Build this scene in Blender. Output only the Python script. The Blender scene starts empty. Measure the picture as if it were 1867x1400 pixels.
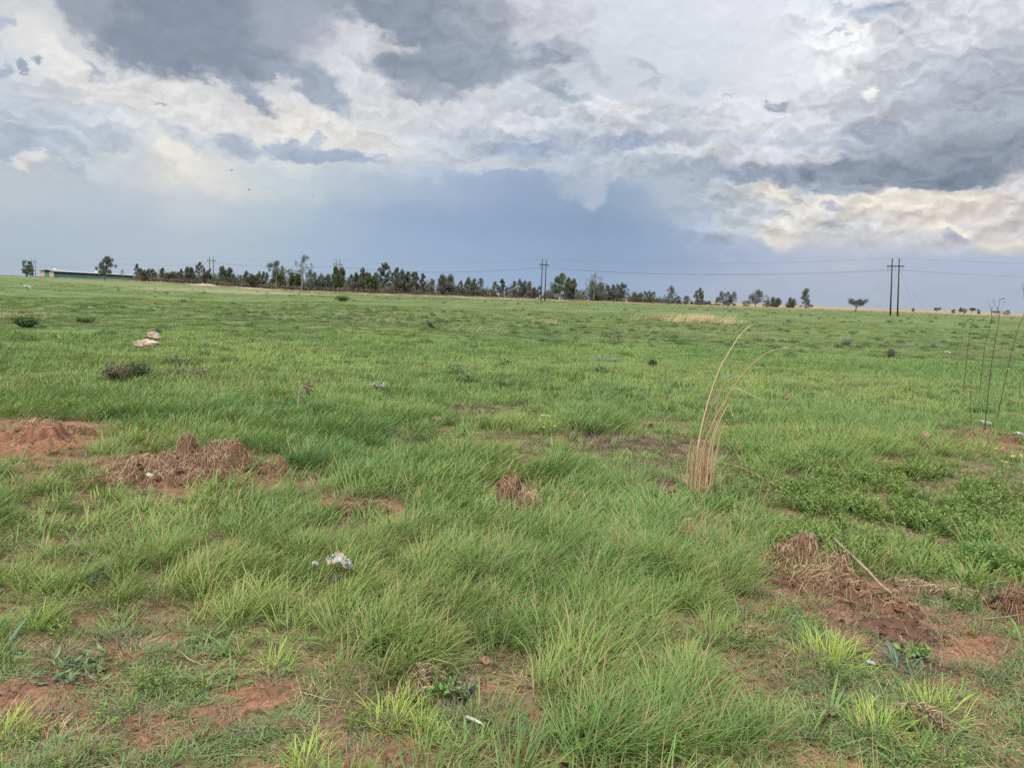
import bpy, bmesh, math, random
import numpy as np
from mathutils import Vector, Matrix

SC = bpy.context.scene
COL = SC.collection
R = math.radians
rnd = random.Random(11)

# ------------------------------------------------------------------ camera geometry
F = 1384.0; W0 = 1867.0; H0 = 1400.0
PITCH = R(6.68); ROLL = R(2.0); EYE = 1.6
_R0 = np.array([1.0, 0, 0]); _U0 = np.array([0, math.sin(PITCH), math.cos(PITCH)])
FWD = np.array([0, math.cos(PITCH), -math.sin(PITCH)])
CR = math.cos(ROLL) * _R0 + math.sin(ROLL) * _U0
CU = -math.sin(ROLL) * _R0 + math.cos(ROLL) * _U0

def ray(px, py):
    d = FWD * F + CR * (px - W0 / 2) - CU * (py - H0 / 2)
    return d / np.linalg.norm(d)

def _h2(ix, iy, s):
    n = (ix * 374761393 + iy * 668265263 + s * 974634777) & 0xffffffff
    n = ((n ^ (n >> 13)) * 1274126177) & 0xffffffff
    return ((n ^ (n >> 16)) & 0xffff) / 65535.0

def vnoise(x, y, s=0):
    x = np.asarray(x, dtype=np.float64); y = np.asarray(y, dtype=np.float64)
    ix = np.floor(x).astype(np.int64); iy = np.floor(y).astype(np.int64)
    fx = x - ix; fy = y - iy
    fx = fx * fx * (3 - 2 * fx); fy = fy * fy * (3 - 2 * fy)
    a = _h2(ix, iy, s); b = _h2(ix + 1, iy, s); c = _h2(ix, iy + 1, s); d = _h2(ix + 1, iy + 1, s)
    return a + (b - a) * fx + (c - a) * fy + (a - b - c + d) * fx * fy

def fbm(x, y, s=0, o=4):
    t = 0; amp = 0.5; tot = 0
    for k in range(o):
        t = t + amp * vnoise(x * 2 ** k, y * 2 ** k, s + k * 17); tot += amp; amp *= 0.5
    return t / tot

def sst(a, b, x):
    t = np.clip((x - a) / (b - a), 0, 1)
    return t * t * (3 - 2 * t)

def height(x, y):
    x = np.asarray(x, dtype=np.float64); y = np.asarray(y, dtype=np.float64)
    d = np.hypot(x, y)
    z = 0.10 * (fbm(x * 0.45, y * 0.45, 3, 4) - 0.5)
    z = z + 0.05 * (fbm(x * 2.6, y * 2.6, 9, 3) - 0.5) * (1 - sst(20, 60, d))
    z = z + 0.5 * (fbm(x * 0.03, y * 0.03, 5, 3) - 0.5) * sst(15, 90, d)
    z = z + 1.9 * sst(80, 170, -x) * sst(100, 300, d)
    z = z - 0.2 * sst(120, 420, d) * (1 - sst(80, 170, -x)) * sst(-60, 80, x)
    return z

def at(px, py):
    """the ground point seen at a photograph pixel"""
    d = ray(px, py); t = 1.0
    t = 1.0
    last = t
    for _ in range(4000):
        p = d * t
        g = float(height(p[0], p[1]))
        if EYE + p[2] < g: break
        last = t; t *= 1.01
        if t > 3000: break
    lo, hi = last, t
    for _ in range(20):
        m = 0.5 * (lo + hi); p = d * m
        if EYE + p[2] < float(height(p[0], p[1])): hi = m
        else: lo = m
    p = d * hi
    return Vector((p[0], p[1], float(height(p[0], p[1]))))

def polar(px, dist):
    """ground point in the vertical plane of pixel column px (near the horizon) at a distance"""
    hy = 538 + (px - W0 / 2) * math.tan(ROLL)
    d = ray(px, hy); a = math.atan2(d[0], d[1])
    x = dist * math.sin(a); y = dist * math.cos(a)
    return Vector((x, y, float(height(x, y))))

def ppm(p):
    """photo pixels per metre at a point"""
    v = np.array([p[0], p[1], p[2] - EYE])
    return F / float(v @ FWD)

def lean_at(px):
    """how far an upright thing leans to the right in the picture at a column (radians)"""
    return ROLL + math.atan((px - W0 / 2) * math.sin(PITCH) / F)

# ------------------------------------------------------------------ nodes
class NT:
    def __init__(s, tree): s.t = tree; s.n = tree.nodes; s.l = tree.links
    def new(s, typ, **kw):
        n = s.n.new(typ)
        for k, v in kw.items(): setattr(n, k, v)
        return n
    def put(s, sock, v):
        if isinstance(v, bpy.types.NodeSocket): s.l.new(v, sock)
        elif v is not None:
            try: sock.default_value = v
            except Exception:
                sock.default_value = tuple(v) + (1.0,)
    def math(s, op, a, b=None, c=None, clamp=False):
        n = s.new('ShaderNodeMath', operation=op, use_clamp=clamp)
        s.put(n.inputs[0], a)
        if b is not None: s.put(n.inputs[1], b)
        if c is not None: s.put(n.inputs[2], c)
        return n.outputs[0]
    def vm(s, op, a, b=None, scale=None):
        n = s.new('ShaderNodeVectorMath', operation=op)
        s.put(n.inputs[0], a)
        if b is not None: s.put(n.inputs[1], b)
        if scale is not None: s.put(n.inputs['Scale'], scale)
        return n.outputs['Value'] if op in ('LENGTH', 'DOT_PRODUCT', 'DISTANCE') else n.outputs[0]
    def mix(s, f, a, b, mode='MIX'):
        n = s.new('ShaderNodeMix', data_type='RGBA', blend_type=mode)
        s.put(n.inputs[0], f); s.put(n.inputs[6], a); s.put(n.inputs[7], b)
        return n.outputs[2]
    def mixf(s, f, a, b):
        n = s.new('ShaderNodeMix', data_type='FLOAT')
        s.put(n.inputs[0], f); s.put(n.inputs[2], a); s.put(n.inputs[3], b)
        return n.outputs[0]
    def mr(s, v, a, b, c=0.0, d=1.0, smooth=True):
        n = s.new('ShaderNodeMapRange', interpolation_type='SMOOTHSTEP' if smooth else 'LINEAR')
        s.put(n.inputs[0], v); s.put(n.inputs[1], a); s.put(n.inputs[2], b); s.put(n.inputs[3], c); s.put(n.inputs[4], d)
        return n.outputs[0]
    def noise(s, vec, scale, detail=4, rough=0.5, dist=0.0, lac=2.0, col=False):
        n = s.new('ShaderNodeTexNoise')
        s.put(n.inputs['Vector'], vec); s.put(n.inputs['Scale'], scale); s.put(n.inputs['Detail'], detail)
        s.put(n.inputs['Roughness'], rough); s.put(n.inputs['Distortion'], dist); s.put(n.inputs['Lacunarity'], lac)
        return n.outputs[1] if col else n.outputs[0]

def lin(c):
    return tuple(((v / 255.0) / 12.92 if v / 255.0 <= 0.04045 else ((v / 255.0 + 0.055) / 1.055) ** 2.4) for v in c)

def new_mat(name):
    m = bpy.data.materials.new(name); m.use_nodes = True
    m.node_tree.nodes.clear()
    return m, NT(m.node_tree)

def finish(m, t, col, rough=0.7, spec=0.3, bump=None, bstr=0.3, bdist=0.02, trans=0.0, metal=0.0):
    p = t.new('ShaderNodeBsdfPrincipled'); o = t.new('ShaderNodeOutputMaterial')
    t.put(p.inputs['Base Color'], col); t.put(p.inputs['Roughness'], rough)
    t.put(p.inputs['Specular IOR Level'], spec); t.put(p.inputs['Metallic'], metal)
    if bump is not None:
        b = t.new('ShaderNodeBump'); t.put(b.inputs['Height'], bump)
        b.inputs['Strength'].default_value = bstr; b.inputs['Distance'].default_value = bdist
        t.l.new(b.outputs[0], p.inputs['Normal'])
    sh = p.outputs[0]
    if trans:
        tr = t.new('ShaderNodeBsdfTranslucent'); t.put(tr.inputs[0], col)
        mx = t.new('ShaderNodeMixShader'); mx.inputs[0].default_value = trans
        t.l.new(sh, mx.inputs[1]); t.l.new(tr.outputs[0], mx.inputs[2]); sh = mx.outputs[0]
    t.l.new(sh, o.inputs[0])
    return m

def simple_mat(name, c, rough=0.75, var=0.25, scale=12.0, spec=0.25, bstr=0.3, trans=0.0, c2=None, rnd_v=False, detail=5):
    m, t = new_mat(name)
    tc = t.new('ShaderNodeTexCoord')
    n = t.noise(tc.outputs['Object'], scale, detail, 0.6)
    c = tuple(c)
    if c2 is None: c2 = tuple(v * (1 - var) for v in c)
    col = t.mix(t.mr(n, 0.35, 0.65), c2 + (1,), c + (1,))
    if rnd_v:
        at_ = t.new('ShaderNodeAttribute', attribute_name='rv')
        k = t.mr(at_.outputs['Fac'], 0, 1, 0.65, 1.4, False)
        col = t.mix(1.0, col, t.new_comb(k), 'MULTIPLY') if hasattr(t, 'new_comb') else col
    return finish(m, t, col, rough, spec, n, bstr, 0.02, trans)

def _comb(t, k):
    n = t.new('ShaderNodeCombineColor')
    for i in range(3): t.put(n.inputs[i], k)
    return n.outputs[0]
NT.new_comb = _comb

# ------------------------------------------------------------------ objects
def obj(name, me, mat=None, parent=None, loc=None):
    o = bpy.data.objects.new(name, me); COL.objects.link(o)
    if mat is not None and len(me.materials) == 0: me.materials.append(mat)
    if parent is not None: o.parent = parent
    if loc is not None: o.location = loc
    return o

def tag(o, label=None, cat=None, group=None, kind=None):
    if label: o['label'] = label
    if cat: o['category'] = cat
    if group: o['group'] = group
    if kind: o['kind'] = kind
    return o

def thing(name, label, cat, loc=(0, 0, 0), rz=0.0, group=None):
    o = bpy.data.objects.new(name, None); COL.objects.link(o)
    o.empty_display_size = 0.2
    o.location = loc; o.rotation_euler = (0, 0, rz)
    return tag(o, label, cat, group)

class MB:
    """mesh collector"""
    def __init__(s): s.v = []; s.f = []; s.r = []
    def add(s, vs, fs, rv=None):
        b = len(s.v); s.v.extend(vs)
        for f in fs: s.f.append([i + b for i in f])
        rv = rnd.random() if rv is None else rv
        s.r.extend([rv] * len(vs))
    def tube(s, pts, rads, n=6, cap=True, rv=None):
        pts = [Vector(p) for p in pts]; vs = []; fs = []
        prev = None
        for i, p in enumerate(pts):
            d = (pts[min(i + 1, len(pts) - 1)] - pts[max(i - 1, 0)])
            if d.length < 1e-9: d = Vector((0, 0, 1))
            d.normalize()
            if prev is None:
                a = d.cross(Vector((0.31, 0.2, 0.93)))
                if a.length < 1e-3: a = d.cross(Vector((1, 0, 0)))
            else: a = prev - d * prev.dot(d)
            a.normalize(); prev = a; b = d.cross(a)
            for k in range(n):
                t = 2 * math.pi * k / n
                vs.append(tuple(p + (a * math.cos(t) + b * math.sin(t)) * rads[i]))
        for i in range(len(pts) - 1):
            for k in range(n):
                k2 = (k + 1) % n
                fs.append((i * n + k, i * n + k2, (i + 1) * n + k2, (i + 1) * n + k))
        if cap:
            fs.append(tuple(range(n - 1, -1, -1))); fs.append(tuple((len(pts) - 1) * n + k for k in range(n)))
        s.add(vs, fs, rv)
    def ribbon(s, pts, w, side, rv=None):
        """tapering blade along pts; side is the width direction"""
        side = Vector(side).normalized(); vs = []; fs = []; n = len(pts)
        for i, p in enumerate(pts):
            t = i / (n - 1); ww = w * (1 - t ** 2.2) * 0.5 if i < n - 1 else 0
            p = Vector(p)
            if i < n - 1:
                vs.append(tuple(p - side * ww)); vs.append(tuple(p + side * ww))
            else: vs.append(tuple(p))
        for i in range(n - 2):
            fs.append((2 * i, 2 * i + 1, 2 * i + 3, 2 * i + 2))
        fs.append((2 * (n - 2), 2 * (n - 2) + 1, 2 * (n - 1)))
        s.add(vs, fs, rv)
    def leaf(s, p, d, side, L, w, rv=None, bend=0.0):
        d = Vector(d).normalized(); side = Vector(side); side = (side - d * side.dot(d))
        if side.length < 1e-4: side = d.orthogonal()
        side.normalize(); n = d.cross(side); p = Vector(p)
        m = p + d * L * 0.45 + n * bend * L; e = p + d * L
        s.add([tuple(p), tuple(m - side * w * .5), tuple(e), tuple(m + side * w * .5)], [(0, 1, 2), (0, 2, 3)], rv)
    def box(s, c, sz, rz=0.0, rv=None):
        cx, cy, cz = c; hx, hy, hz = sz[0] / 2, sz[1] / 2, sz[2] / 2
        vs = []
        for dx, dy, dz in ((-1, -1, -1), (1, -1, -1), (1, 1, -1), (-1, 1, -1), (-1, -1, 1), (1, -1, 1), (1, 1, 1), (-1, 1, 1)):
            x, y = dx * hx, dy * hy
            vs.append((cx + x * math.cos(rz) - y * math.sin(rz), cy + x * math.sin(rz) + y * math.cos(rz), cz + dz * hz))
        s.add(vs, [(3, 2, 1, 0), (4, 5, 6, 7), (0, 1, 5, 4), (1, 2, 6, 5), (2, 3, 7, 6), (3, 0, 4, 7)], rv)
    def mesh(s, name, mat=None, smooth=False):
        me = bpy.data.meshes.new(name); me.from_pydata(s.v, [], s.f)
        a = me.attributes.new('rv', 'FLOAT', 'POINT'); a.data.foreach_set('value', np.array(s.r, dtype=np.float32))
        a = me.attributes.new('hv', 'FLOAT', 'POINT'); a.data.foreach_set('value', np.full(len(s.v), .7, dtype=np.float32))
        if mat is not None: me.materials.append(mat)
        if smooth: me.polygons.foreach_set('use_smooth', [True] * len(me.polygons))
        me.update(); return me
    def build(s, name, mat, parent=None, loc=None, smooth=False):
        return obj(name, s.mesh(name, mat, smooth), mat, parent, loc)

# ------------------------------------------------------------------ camera
cd = bpy.data.cameras.new('camera'); cam = bpy.data.objects.new('camera', cd); COL.objects.link(cam)
cd.sensor_fit = 'HORIZONTAL'; cd.sensor_width = 36.0; cd.lens = F / W0 * 36.0
cd.clip_start = 0.05; cd.clip_end = 12000
M = Matrix(((CR[0], CU[0], -FWD[0], 0), (CR[1], CU[1], -FWD[1], 0), (CR[2], CU[2], -FWD[2], EYE), (0, 0, 0, 1)))
cam.matrix_world = M
SC.camera = cam

SC.view_settings.view_transform = 'Standard'; SC.view_settings.look = 'None'
SC.view_settings.exposure = 0.0; SC.view_settings.gamma = 1.0
SC.render.engine = 'CYCLES'
SC.cycles.max_bounces = 5; SC.cycles.diffuse_bounces = 3; SC.cycles.transmission_bounces = 3; SC.cycles.transparent_max_bounces = 4
SC.cycles.glossy_bounces = 2; SC.cycles.volume_bounces = 0
SC.cycles.caustics_reflective = False; SC.cycles.caustics_refractive = False
SC.cycles.use_denoising = False
SC.cycles.sample_clamp_indirect = 4.0

# ------------------------------------------------------------------ sun
SUN_EL, SUN_AZ = R(58), R(-150)      # azimuth from +Y towards +X: behind and to the left
sd = Vector((math.sin(SUN_AZ) * math.cos(SUN_EL), math.cos(SUN_AZ) * math.cos(SUN_EL), math.sin(SUN_EL)))
ld = bpy.data.lights.new('sun', 'SUN'); lo = bpy.data.objects.new('sun', ld); COL.objects.link(lo)
ld.energy = 3.5; ld.angle = R(9); ld.color = (1.0, 0.965, 0.9)
lo.rotation_euler = (-sd).to_track_quat('-Z', 'Y').to_euler()
lo.location = (0, 0, 50)

# ------------------------------------------------------------------ sky (world shader laid out by direction)
def azel(px, py):
    d = ray(px, py)
    return math.degrees(math.atan2(d[0], d[1])), math.degrees(math.asin(d[2]))
def unazel(a, e):
    a, e = R(a), R(e)
    d = np.array([math.sin(a) * math.cos(e), math.cos(a) * math.cos(e), math.sin(e)])
    z = d @ FWD
    return W0 / 2 + F * (d @ CR) / z, H0 / 2 - F * (d @ CU) / z

SKYROWS = [0, 60, 120, 180, 240, 300, 360, 420, 480, 540]
SKYCOLS = [0, 120, 240, 360, 480, 600, 720, 840, 960, 1080, 1200, 1320, 1440, 1560, 1680, 1800]
SKYGRID = """208,212,217|205,208,215|190,195,205|190,195,205|192,196,206|195,200,210|200,204,212|205,208,216|210,214,224|218,222,232|222,226,236|228,231,241|231,234,242|222,227,236|212,217,226|214,217,222
212,217,220|215,215,215|200,203,208|200,203,210|205,207,214|210,212,218|212,214,220|208,211,218|210,213,222|215,219,229|218,222,232|222,226,235|228,231,238|232,234,238|212,215,222|212,214,218
200,208,215|226,225,221|222,221,218|218,217,216|208,209,216|212,213,219|215,216,222|205,208,216|205,209,219|208,214,224|213,219,228|216,220,230|222,226,233|214,217,223|205,209,216|192,197,206
196,205,214|212,213,216|222,221,220|222,220,218|214,213,216|215,216,220|218,218,221|208,211,219|202,208,217|203,209,217|208,213,222|216,220,229|222,225,231|208,211,219|195,199,209|182,188,198
188,199,210|196,204,214|212,216,220|218,219,220|222,220,216|228,226,220|214,216,220|200,206,215|196,203,213|204,208,215|203,207,214|210,213,219|208,212,219|198,202,211|178,186,197|166,175,187
200,203,206|196,203,210|203,208,214|226,223,216|214,217,220|214,216,219|206,210,217|196,203,214|178,189,206|186,195,208|192,199,210|200,204,211|190,197,207|176,186,199|165,175,188|178,184,194
190,199,208|184,196,208|184,196,209|206,211,214|194,203,210|180,194,208|163,178,204|156,172,202|150,166,197|146,162,190|163,178,200|188,197,207|208,208,204|222,214,200|222,213,199|205,203,199
175,190,206|176,191,207|178,192,208|182,195,208|180,194,208|170,185,206|160,176,204|154,171,200|148,166,196|144,162,190|149,167,196|172,186,205|212,210,204|210,209,206|216,209,197|208,205,199
172,187,204|174,189,206|177,191,208|178,192,208|178,192,208|172,187,208|166,182,208|162,178,207|156,173,203|150,168,198|153,170,200|162,177,203|174,186,205|184,191,204|174,186,203|174,186,203
174,188,205|176,190,206|178,192,208|178,192,208|176,190,208|172,186,208|168,183,208|164,180,207|162,178,206|163,178,204|168,181,204|172,184,204|172,184,204|172,184,203|172,184,203|172,184,203"""
G = np.array([[[float(v) for v in c.split(',')] for c in row.split('|')] for row in SKYGRID.split('\n')])
G[5:, 4:11, 0] -= 7; G[5:, 4:11, 1] -= 2; G[5:9, 12:, 2] += 6; G[:, :, 2] -= 1; G[1:5, 0:6, 0] -= 2; G[1:5, 0:6, 2] += 3
G = np.where(G <= 10.3, G / 255 / 12.92, ((G / 255 + 0.055) / 1.055) ** 2.4)
def gsample(px, py):
    gx = min(max(px / 120.0, 0), 14.999); gy = min(max(py / 60.0, 0), 8.999)
    i, j = int(gx), int(gy); u, v = gx - i, gy - j
    return (G[j, i] * (1 - u) + G[j, i + 1] * u) * (1 - v) + (G[j + 1, i] * (1 - u) + G[j + 1, i + 1] * u) * v

wd = bpy.data.worlds.new('World'); SC.world = wd; wd.use_nodes = True
wd.node_tree.nodes.clear()
t = NT(wd.node_tree)
tc = t.new('ShaderNodeTexCoord'); dirv = tc.outputs['Generated']
sep = t.new('ShaderNodeSeparateXYZ'); t.l.new(dirv, sep.inputs[0])
az = t.math('MULTIPLY', t.math('ARCTAN2', sep.outputs[0], sep.outputs[1]), 57.29578)
el = t.math('MULTIPLY', t.math('ARCSINE', sep.outputs[2]), 57.29578)
cmb = t.new('ShaderNodeCombineXYZ'); t.l.new(az, cmb.inputs[0]); t.l.new(el, cmb.inputs[1])
P0 = cmb.outputs[0]
# domain warp: two scales
dstr = t.vm('MULTIPLY', dirv, (1, 1, 1.5))
w1 = t.vm('SUBTRACT', t.noise(dstr, 8.0, 7, 0.6, 0.0, col=True), (0.5, 0.5, 0.5))
w2 = t.vm('SUBTRACT', t.noise(dstr, 34.0, 5, 0.6, 0.0, col=True), (0.5, 0.5, 0.5))
lowk = t.mr(el, 1.0, 9.0, 0.3, 1.0)                     # calmer near the horizon (rain veil)
wsum = t.vm('ADD', t.vm('MULTIPLY', w1, (6.5, 3.8, 0)), t.vm('MULTIPLY', w2, (2.8, 2.1, 0)))
Pw = t.vm('ADD', P0, t.vm('SCALE', wsum, scale=lowk))
sw = t.new('ShaderNodeSeparateXYZ'); t.l.new(Pw, sw.inputs[0])
ELS = [-1, 0.8, 3.0, 5.2, 7.6, 10.0, 12.5, 15.0, 17.5, 20.0, 22.0]
AMP = {}
def ampl(px, py):
    # strength of the cumulus relief
    a = 0.5
    if py > 330 and px < 1250: a = 0.04
    elif py > 300 and px < 800: a = 0.10
    elif py > 470: a = 0.08
    elif px > 1250 and py > 320: a = 1.0
    elif px > 900 and py > 180: a = 0.75
    elif px > 1450: a = 0.8
    elif px > 1080 and py < 170: a = 0.16
    elif px < 620 and py < 140: a = 0.22
    return a
rows = []
A0, A1 = -38.0, 38.0
for e in ELS:
    cr = t.new('ShaderNodeValToRGB'); cr.color_ramp.interpolation = 'B_SPLINE' if False else 'LINEAR'
    els = cr.color_ramp.elements
    NS = 27
    while len(els) < NS: els.new(0.5)
    for i in range(NS):
        f_ = i / (NS - 1); a = A0 + (A1 - A0) * f_
        px, py = unazel(a, e); c = gsample(px, py)
        els[i].position = f_; els[i].color = (c[0], c[1], c[2], ampl(px, py))
    t.l.new(t.mr(sw.outputs[0], A0, A1, 0, 1, False), cr.inputs[0])
    rows.append(cr)
col = rows[0].outputs[0]; amp = rows[0].outputs[1]
for i in range(1, len(ELS)):
    k = t.mr(sw.outputs[1], ELS[i - 1], ELS[i])
    col = t.mix(k, col, rows[i].outputs[0]); amp = t.mixf(k, amp, rows[i].outputs[1])

def blob(col, px, py, rx, ry, rot, c, soft=0.35, k=1.0):
    """a cloud lobe centred at a sky direction; sizes given in photograph pixels turned to degrees"""
    a, e = azel(px, py); s = 0.0414 * math.cos(R(math.hypot(a, e))) ** 1.5
    if abs(rot) < 9:
        mo = t.vm('MULTIPLY', t.vm('SUBTRACT', Pw, (a, e, 0)), (1 / (rx * s), 1 / (ry * s), 0))
    else:
        m = t.new('ShaderNodeMapping', vector_type='TEXTURE')
        m.inputs['Location'].default_value = (a, e, 0); m.inputs['Rotation'].default_value = (0, 0, -R(rot))
        m.inputs['Scale'].default_value = (rx * s, ry * s, 1)
        t.l.new(Pw, m.inputs[0]); mo = m.outputs[0]
    ln = t.vm('LENGTH', mo)
    soft = soft * 1.0 + .05
    f_ = t.mr(ln, 1.0 + soft, 1.0 - soft, 0.0, k)
    return t.mix(f_, col, tuple(lin(c)) + (1,))
BLOBS = [
 # px, py, rx, ry, rotation (clockwise), colour, softness, opacity
 (1530, 85, 60, 45, -35, (248, 249, 250), .5, .95), (1440, 150, 90, 60, -20, (229, 232, 236), .8, .7),
 (545, 240, 50, 45, 0, (240, 237, 229), .7, .85), (335, 292, 50, 22, 30, (238, 234, 224), .7, .85), (395, 325, 50, 22, 20, (226, 225, 221), .9, .6),
 (620, 235, 110, 30, 10, (232, 230, 224), .6, .7), (90, 95, 80, 26, 25, (231, 230, 227), .6, .8), (230, 165, 130, 26, 8, (227, 227, 227), .6, .8),
 (640, 80, 80, 35, 20, (218, 218, 222), .5, .8), (330, 205, 130, 30, 5, (226, 225, 223), .6, .7),
 # big dark mass, top left
 (330, -10, 260, 105, 5, (139, 151, 167), .16, 1), (300, 70, 190, 62, 14, (138, 150, 166), .16, 1), (440, 105, 120, 40, 8, (139, 151, 167), .2, 1),
 (540, 30, 70, 70, 0, (166, 172, 187), .45, .9), (160, 20, 60, 45, 0, (160, 167, 181), .4, .9), (395, 155, 26, 9, 25, (155, 164, 180), .35, 1),
 (470, 172, 46, 16, 30, (160, 170, 186), .35, 1), (600, 158, 58, 26, 30, (164, 175, 190), .3, 1), (530, 138, 60, 16, 10, (158, 168, 184), .4, .9),
 (190, 125, 26, 10, 20, (172, 178, 192), .4, .9), (0, 60, 20, 24, 0, (184, 194, 208), .4, .9),
 (57, 117, 20, 9, 18, (160, 172, 188), .3, 1), (5, 118, 16, 16, 0, (172, 183, 200), .4, .9), (308, 197, 17, 6, 4, (182, 190, 203), .4, 1),
 (150, 195, 110, 12, 6, (198, 205, 215), .5, .7), (90, 158, 100, 9, 4, (196, 202, 212), .5, .7),
 # dark mass, top centre
 (720, -10, 150, 55, 5, (142, 153, 168), .2, 1), (760, 45, 100, 34, 18, (145, 156, 171), .2, 1), (870, 40, 80, 60, 20, (163, 171, 185), .35, .95),
 (800, 122, 110, 30, 4, (147, 158, 173), .25, 1), (870, 105, 80, 34, 0, (152, 163, 177), .35, .9), (790, 165, 60, 12, 5, (163, 172, 187), .4, .9),
 (985, 45, 75, 40, 10, (208, 210, 218), .35, .95), (1010, 95, 70, 22, 6, (180, 185, 198), .35, 1), (990, 105, 60, 12, 4, (160, 168, 184), .4, 1),
 (1000, 148, 70, 18, 24, (184, 189, 200), .35, 1), (1040, 172, 56, 12, 14, (166, 177, 190), .4, 1), (1090, 130, 60, 12, 22, (190, 195, 206), .4, .85), (1180, 125, 36, 10, 25, (190, 195, 206), .4, .9),
 (1185, 160, 14, 12, 0, (192, 197, 208), .4, .8), (1275, 165, 22, 14, 0, (196, 206, 218), .4, .8), (1345, 187, 5, 4, 0, (186, 192, 204), .4, .8),
 (1412, 190, 16, 7, 8, (176, 184, 196), .4, 1), (1458, 208, 22, 5, 20, (188, 194, 205), .4, .9), (1510, 60, 20, 5, 0, (206, 209, 217), .4, .9), (1535, 20, 20, 12, -10, (202, 206, 216), .4, .9),
 (1595, 20, 40, 18, -10, (178, 192, 212), .5, .9),
 # bright heaps of the centre
 (1140, 205, 48, 18, 12, (229, 231, 233), .3, 1), (960, 222, 38, 22, 0, (217, 220, 227), .4, .9), (880, 200, 80, 16, 8, (214, 215, 222), .5, .8),
 (1000, 250, 90, 14, 4, (184, 194, 208), .5, .8), (960, 272, 80, 14, 4, (166, 180, 203), .45, .95), (1150, 265, 70, 14, 3, (164, 176, 196), .4, .95), (850, 235, 90, 12, 8, (190, 200, 214), .5, .8),
 (900, 305, 80, 12, 0, (205, 210, 217), .4, .8), (1060, 310, 110, 16, 0, (190, 199, 211), .4, .8),
 (1230, 240, 90, 16, 10, (202, 205, 213), .5, .8), (1250, 285, 110, 9, 4, (216, 219, 223), .5, .8), (1440, 287, 110, 12, 2, (218, 220, 222), .45, .8),
 (1300, 262, 100, 10, 8, (186, 192, 204), .5, .8),
 # left grey scraps over the veil
 (60, 262, 80, 20, 0, (176, 190, 205), .4, .85), (35, 285, 60, 16, 10, (168, 183, 202), .5, .85), (165, 245, 60, 14, 12, (186, 197, 211), .5, .8),
 (55, 300, 20, 10, 0, (222, 220, 216), .5, .8), (440, 268, 44, 20, 4, (176, 188, 205), .35, .95), (530, 262, 42, 20, 8, (174, 187, 204), .3, .95), (610, 280, 90, 13, 8, (167, 181, 201), .35, 1), (575, 255, 14, 14, 0, (178, 190, 205), .35, .9), (350, 262, 40, 14, 10, (196, 203, 214), .5, .8),
 (1075, 355, 30, 24, 0, (178, 190, 208), .35, .9), (1050, 335, 50, 20, 0, (176, 188, 206), .5, .8), (1240, 360, 60, 30, 30, (180, 192, 207), .7, .7),
 # right: grey heap with a dark flat base
 (1720, 200, 170, 75, -10, (184, 189, 200), .5, .8), (1840, 190, 100, 95, 0, (170, 177, 189), .5, .85), (1730, 262, 150, 34, -4, (158, 167, 181), .5, .8), (1590, 235, 60, 12, -4, (160, 171, 187), .45, .9), (1700, 110, 60, 24, -15, (176, 182, 194), .6, .4),
 (1820, 100, 70, 24, -15, (180, 186, 197), .4, .8), (1640, 150, 60, 30, -20, (196, 201, 211), .4, .8), (1560, 200, 70, 22, -10, (194, 199, 209), .4, .8), (1490, 205, 50, 14, 0, (214, 217, 222), .3, .8), (1575, 168, 20, 13, 0, (248, 247, 245), .4, .9), (1690, 30, 40, 20, 0, (226, 228, 230), .5, .6),
 (1300, 318, 100, 14, 2, (168, 180, 197), .45, .9), (1450, 322, 130, 16, 0, (155, 167, 184), .35, 1), (1650, 305, 160, 26, -2, (143, 155, 171), .3, 1), (1790, 275, 120, 26, -4, (142, 152, 168), .4, 1),
 (1700, 330, 70, 18, -3, (135, 148, 166), .22, 1), (1520, 342, 90, 12, -3, (160, 172, 188), .3, .95), (1840, 318, 40, 9, 20, (160, 166, 178), .4, .8),
 # cream towers
 (1410, 348, 40, 16, 0, (238, 232, 218), .5, .9), (1620, 372, 110, 22, -4, (234, 227, 214), .5, .8), (1760, 378, 70, 22, 0, (228, 220, 206), .6, .7), (1455, 385, 40, 24, 0, (226, 223, 214), .5, .7),
 (1415, 432, 42, 26, 10, (232, 228, 218), .4, .8), (1520, 376, 16, 7, 0, (186, 190, 202), .4, .9), (1515, 412, 12, 6, 0, (190, 193, 203), .4, .9), (1740, 420, 34, 12, 20, (238, 231, 216), .5, .9), (1750, 432, 26, 8, 20, (178, 186, 203), .45, .9),
 (1690, 450, 60, 14, 10, (200, 205, 212), .7, .6), (1820, 450, 40, 16, 0, (222, 214, 200), .6, .7), (1330, 400, 50, 26, 30, (196, 203, 210), .6, .6), (1560, 428, 50, 18, 0, (204, 206, 210), .6, .6),
]
for i, b in enumerate(BLOBS):
    if i % 12 == 11:      # keeps the shader's evaluation order sequential (saves stack)
        Pw = t.vm('ADD', Pw, t.vm('SCALE', col, scale=1e-6))
    col = blob(col, *b)
# cumulus relief: a noise minus itself shifted towards the light, plus rounded heads
dd = t.vm('MULTIPLY', dirv, (1, 1, 1.35))
h1 = t.noise(dd, 9.0, 6, 0.5); h2 = t.noise(t.vm('ADD', dd, (-0.008, 0.0, 0.02)), 9.0, 6, 0.5)
rel = t.math('MULTIPLY', t.math('SUBTRACT', h1, h2), 1.35)
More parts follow.
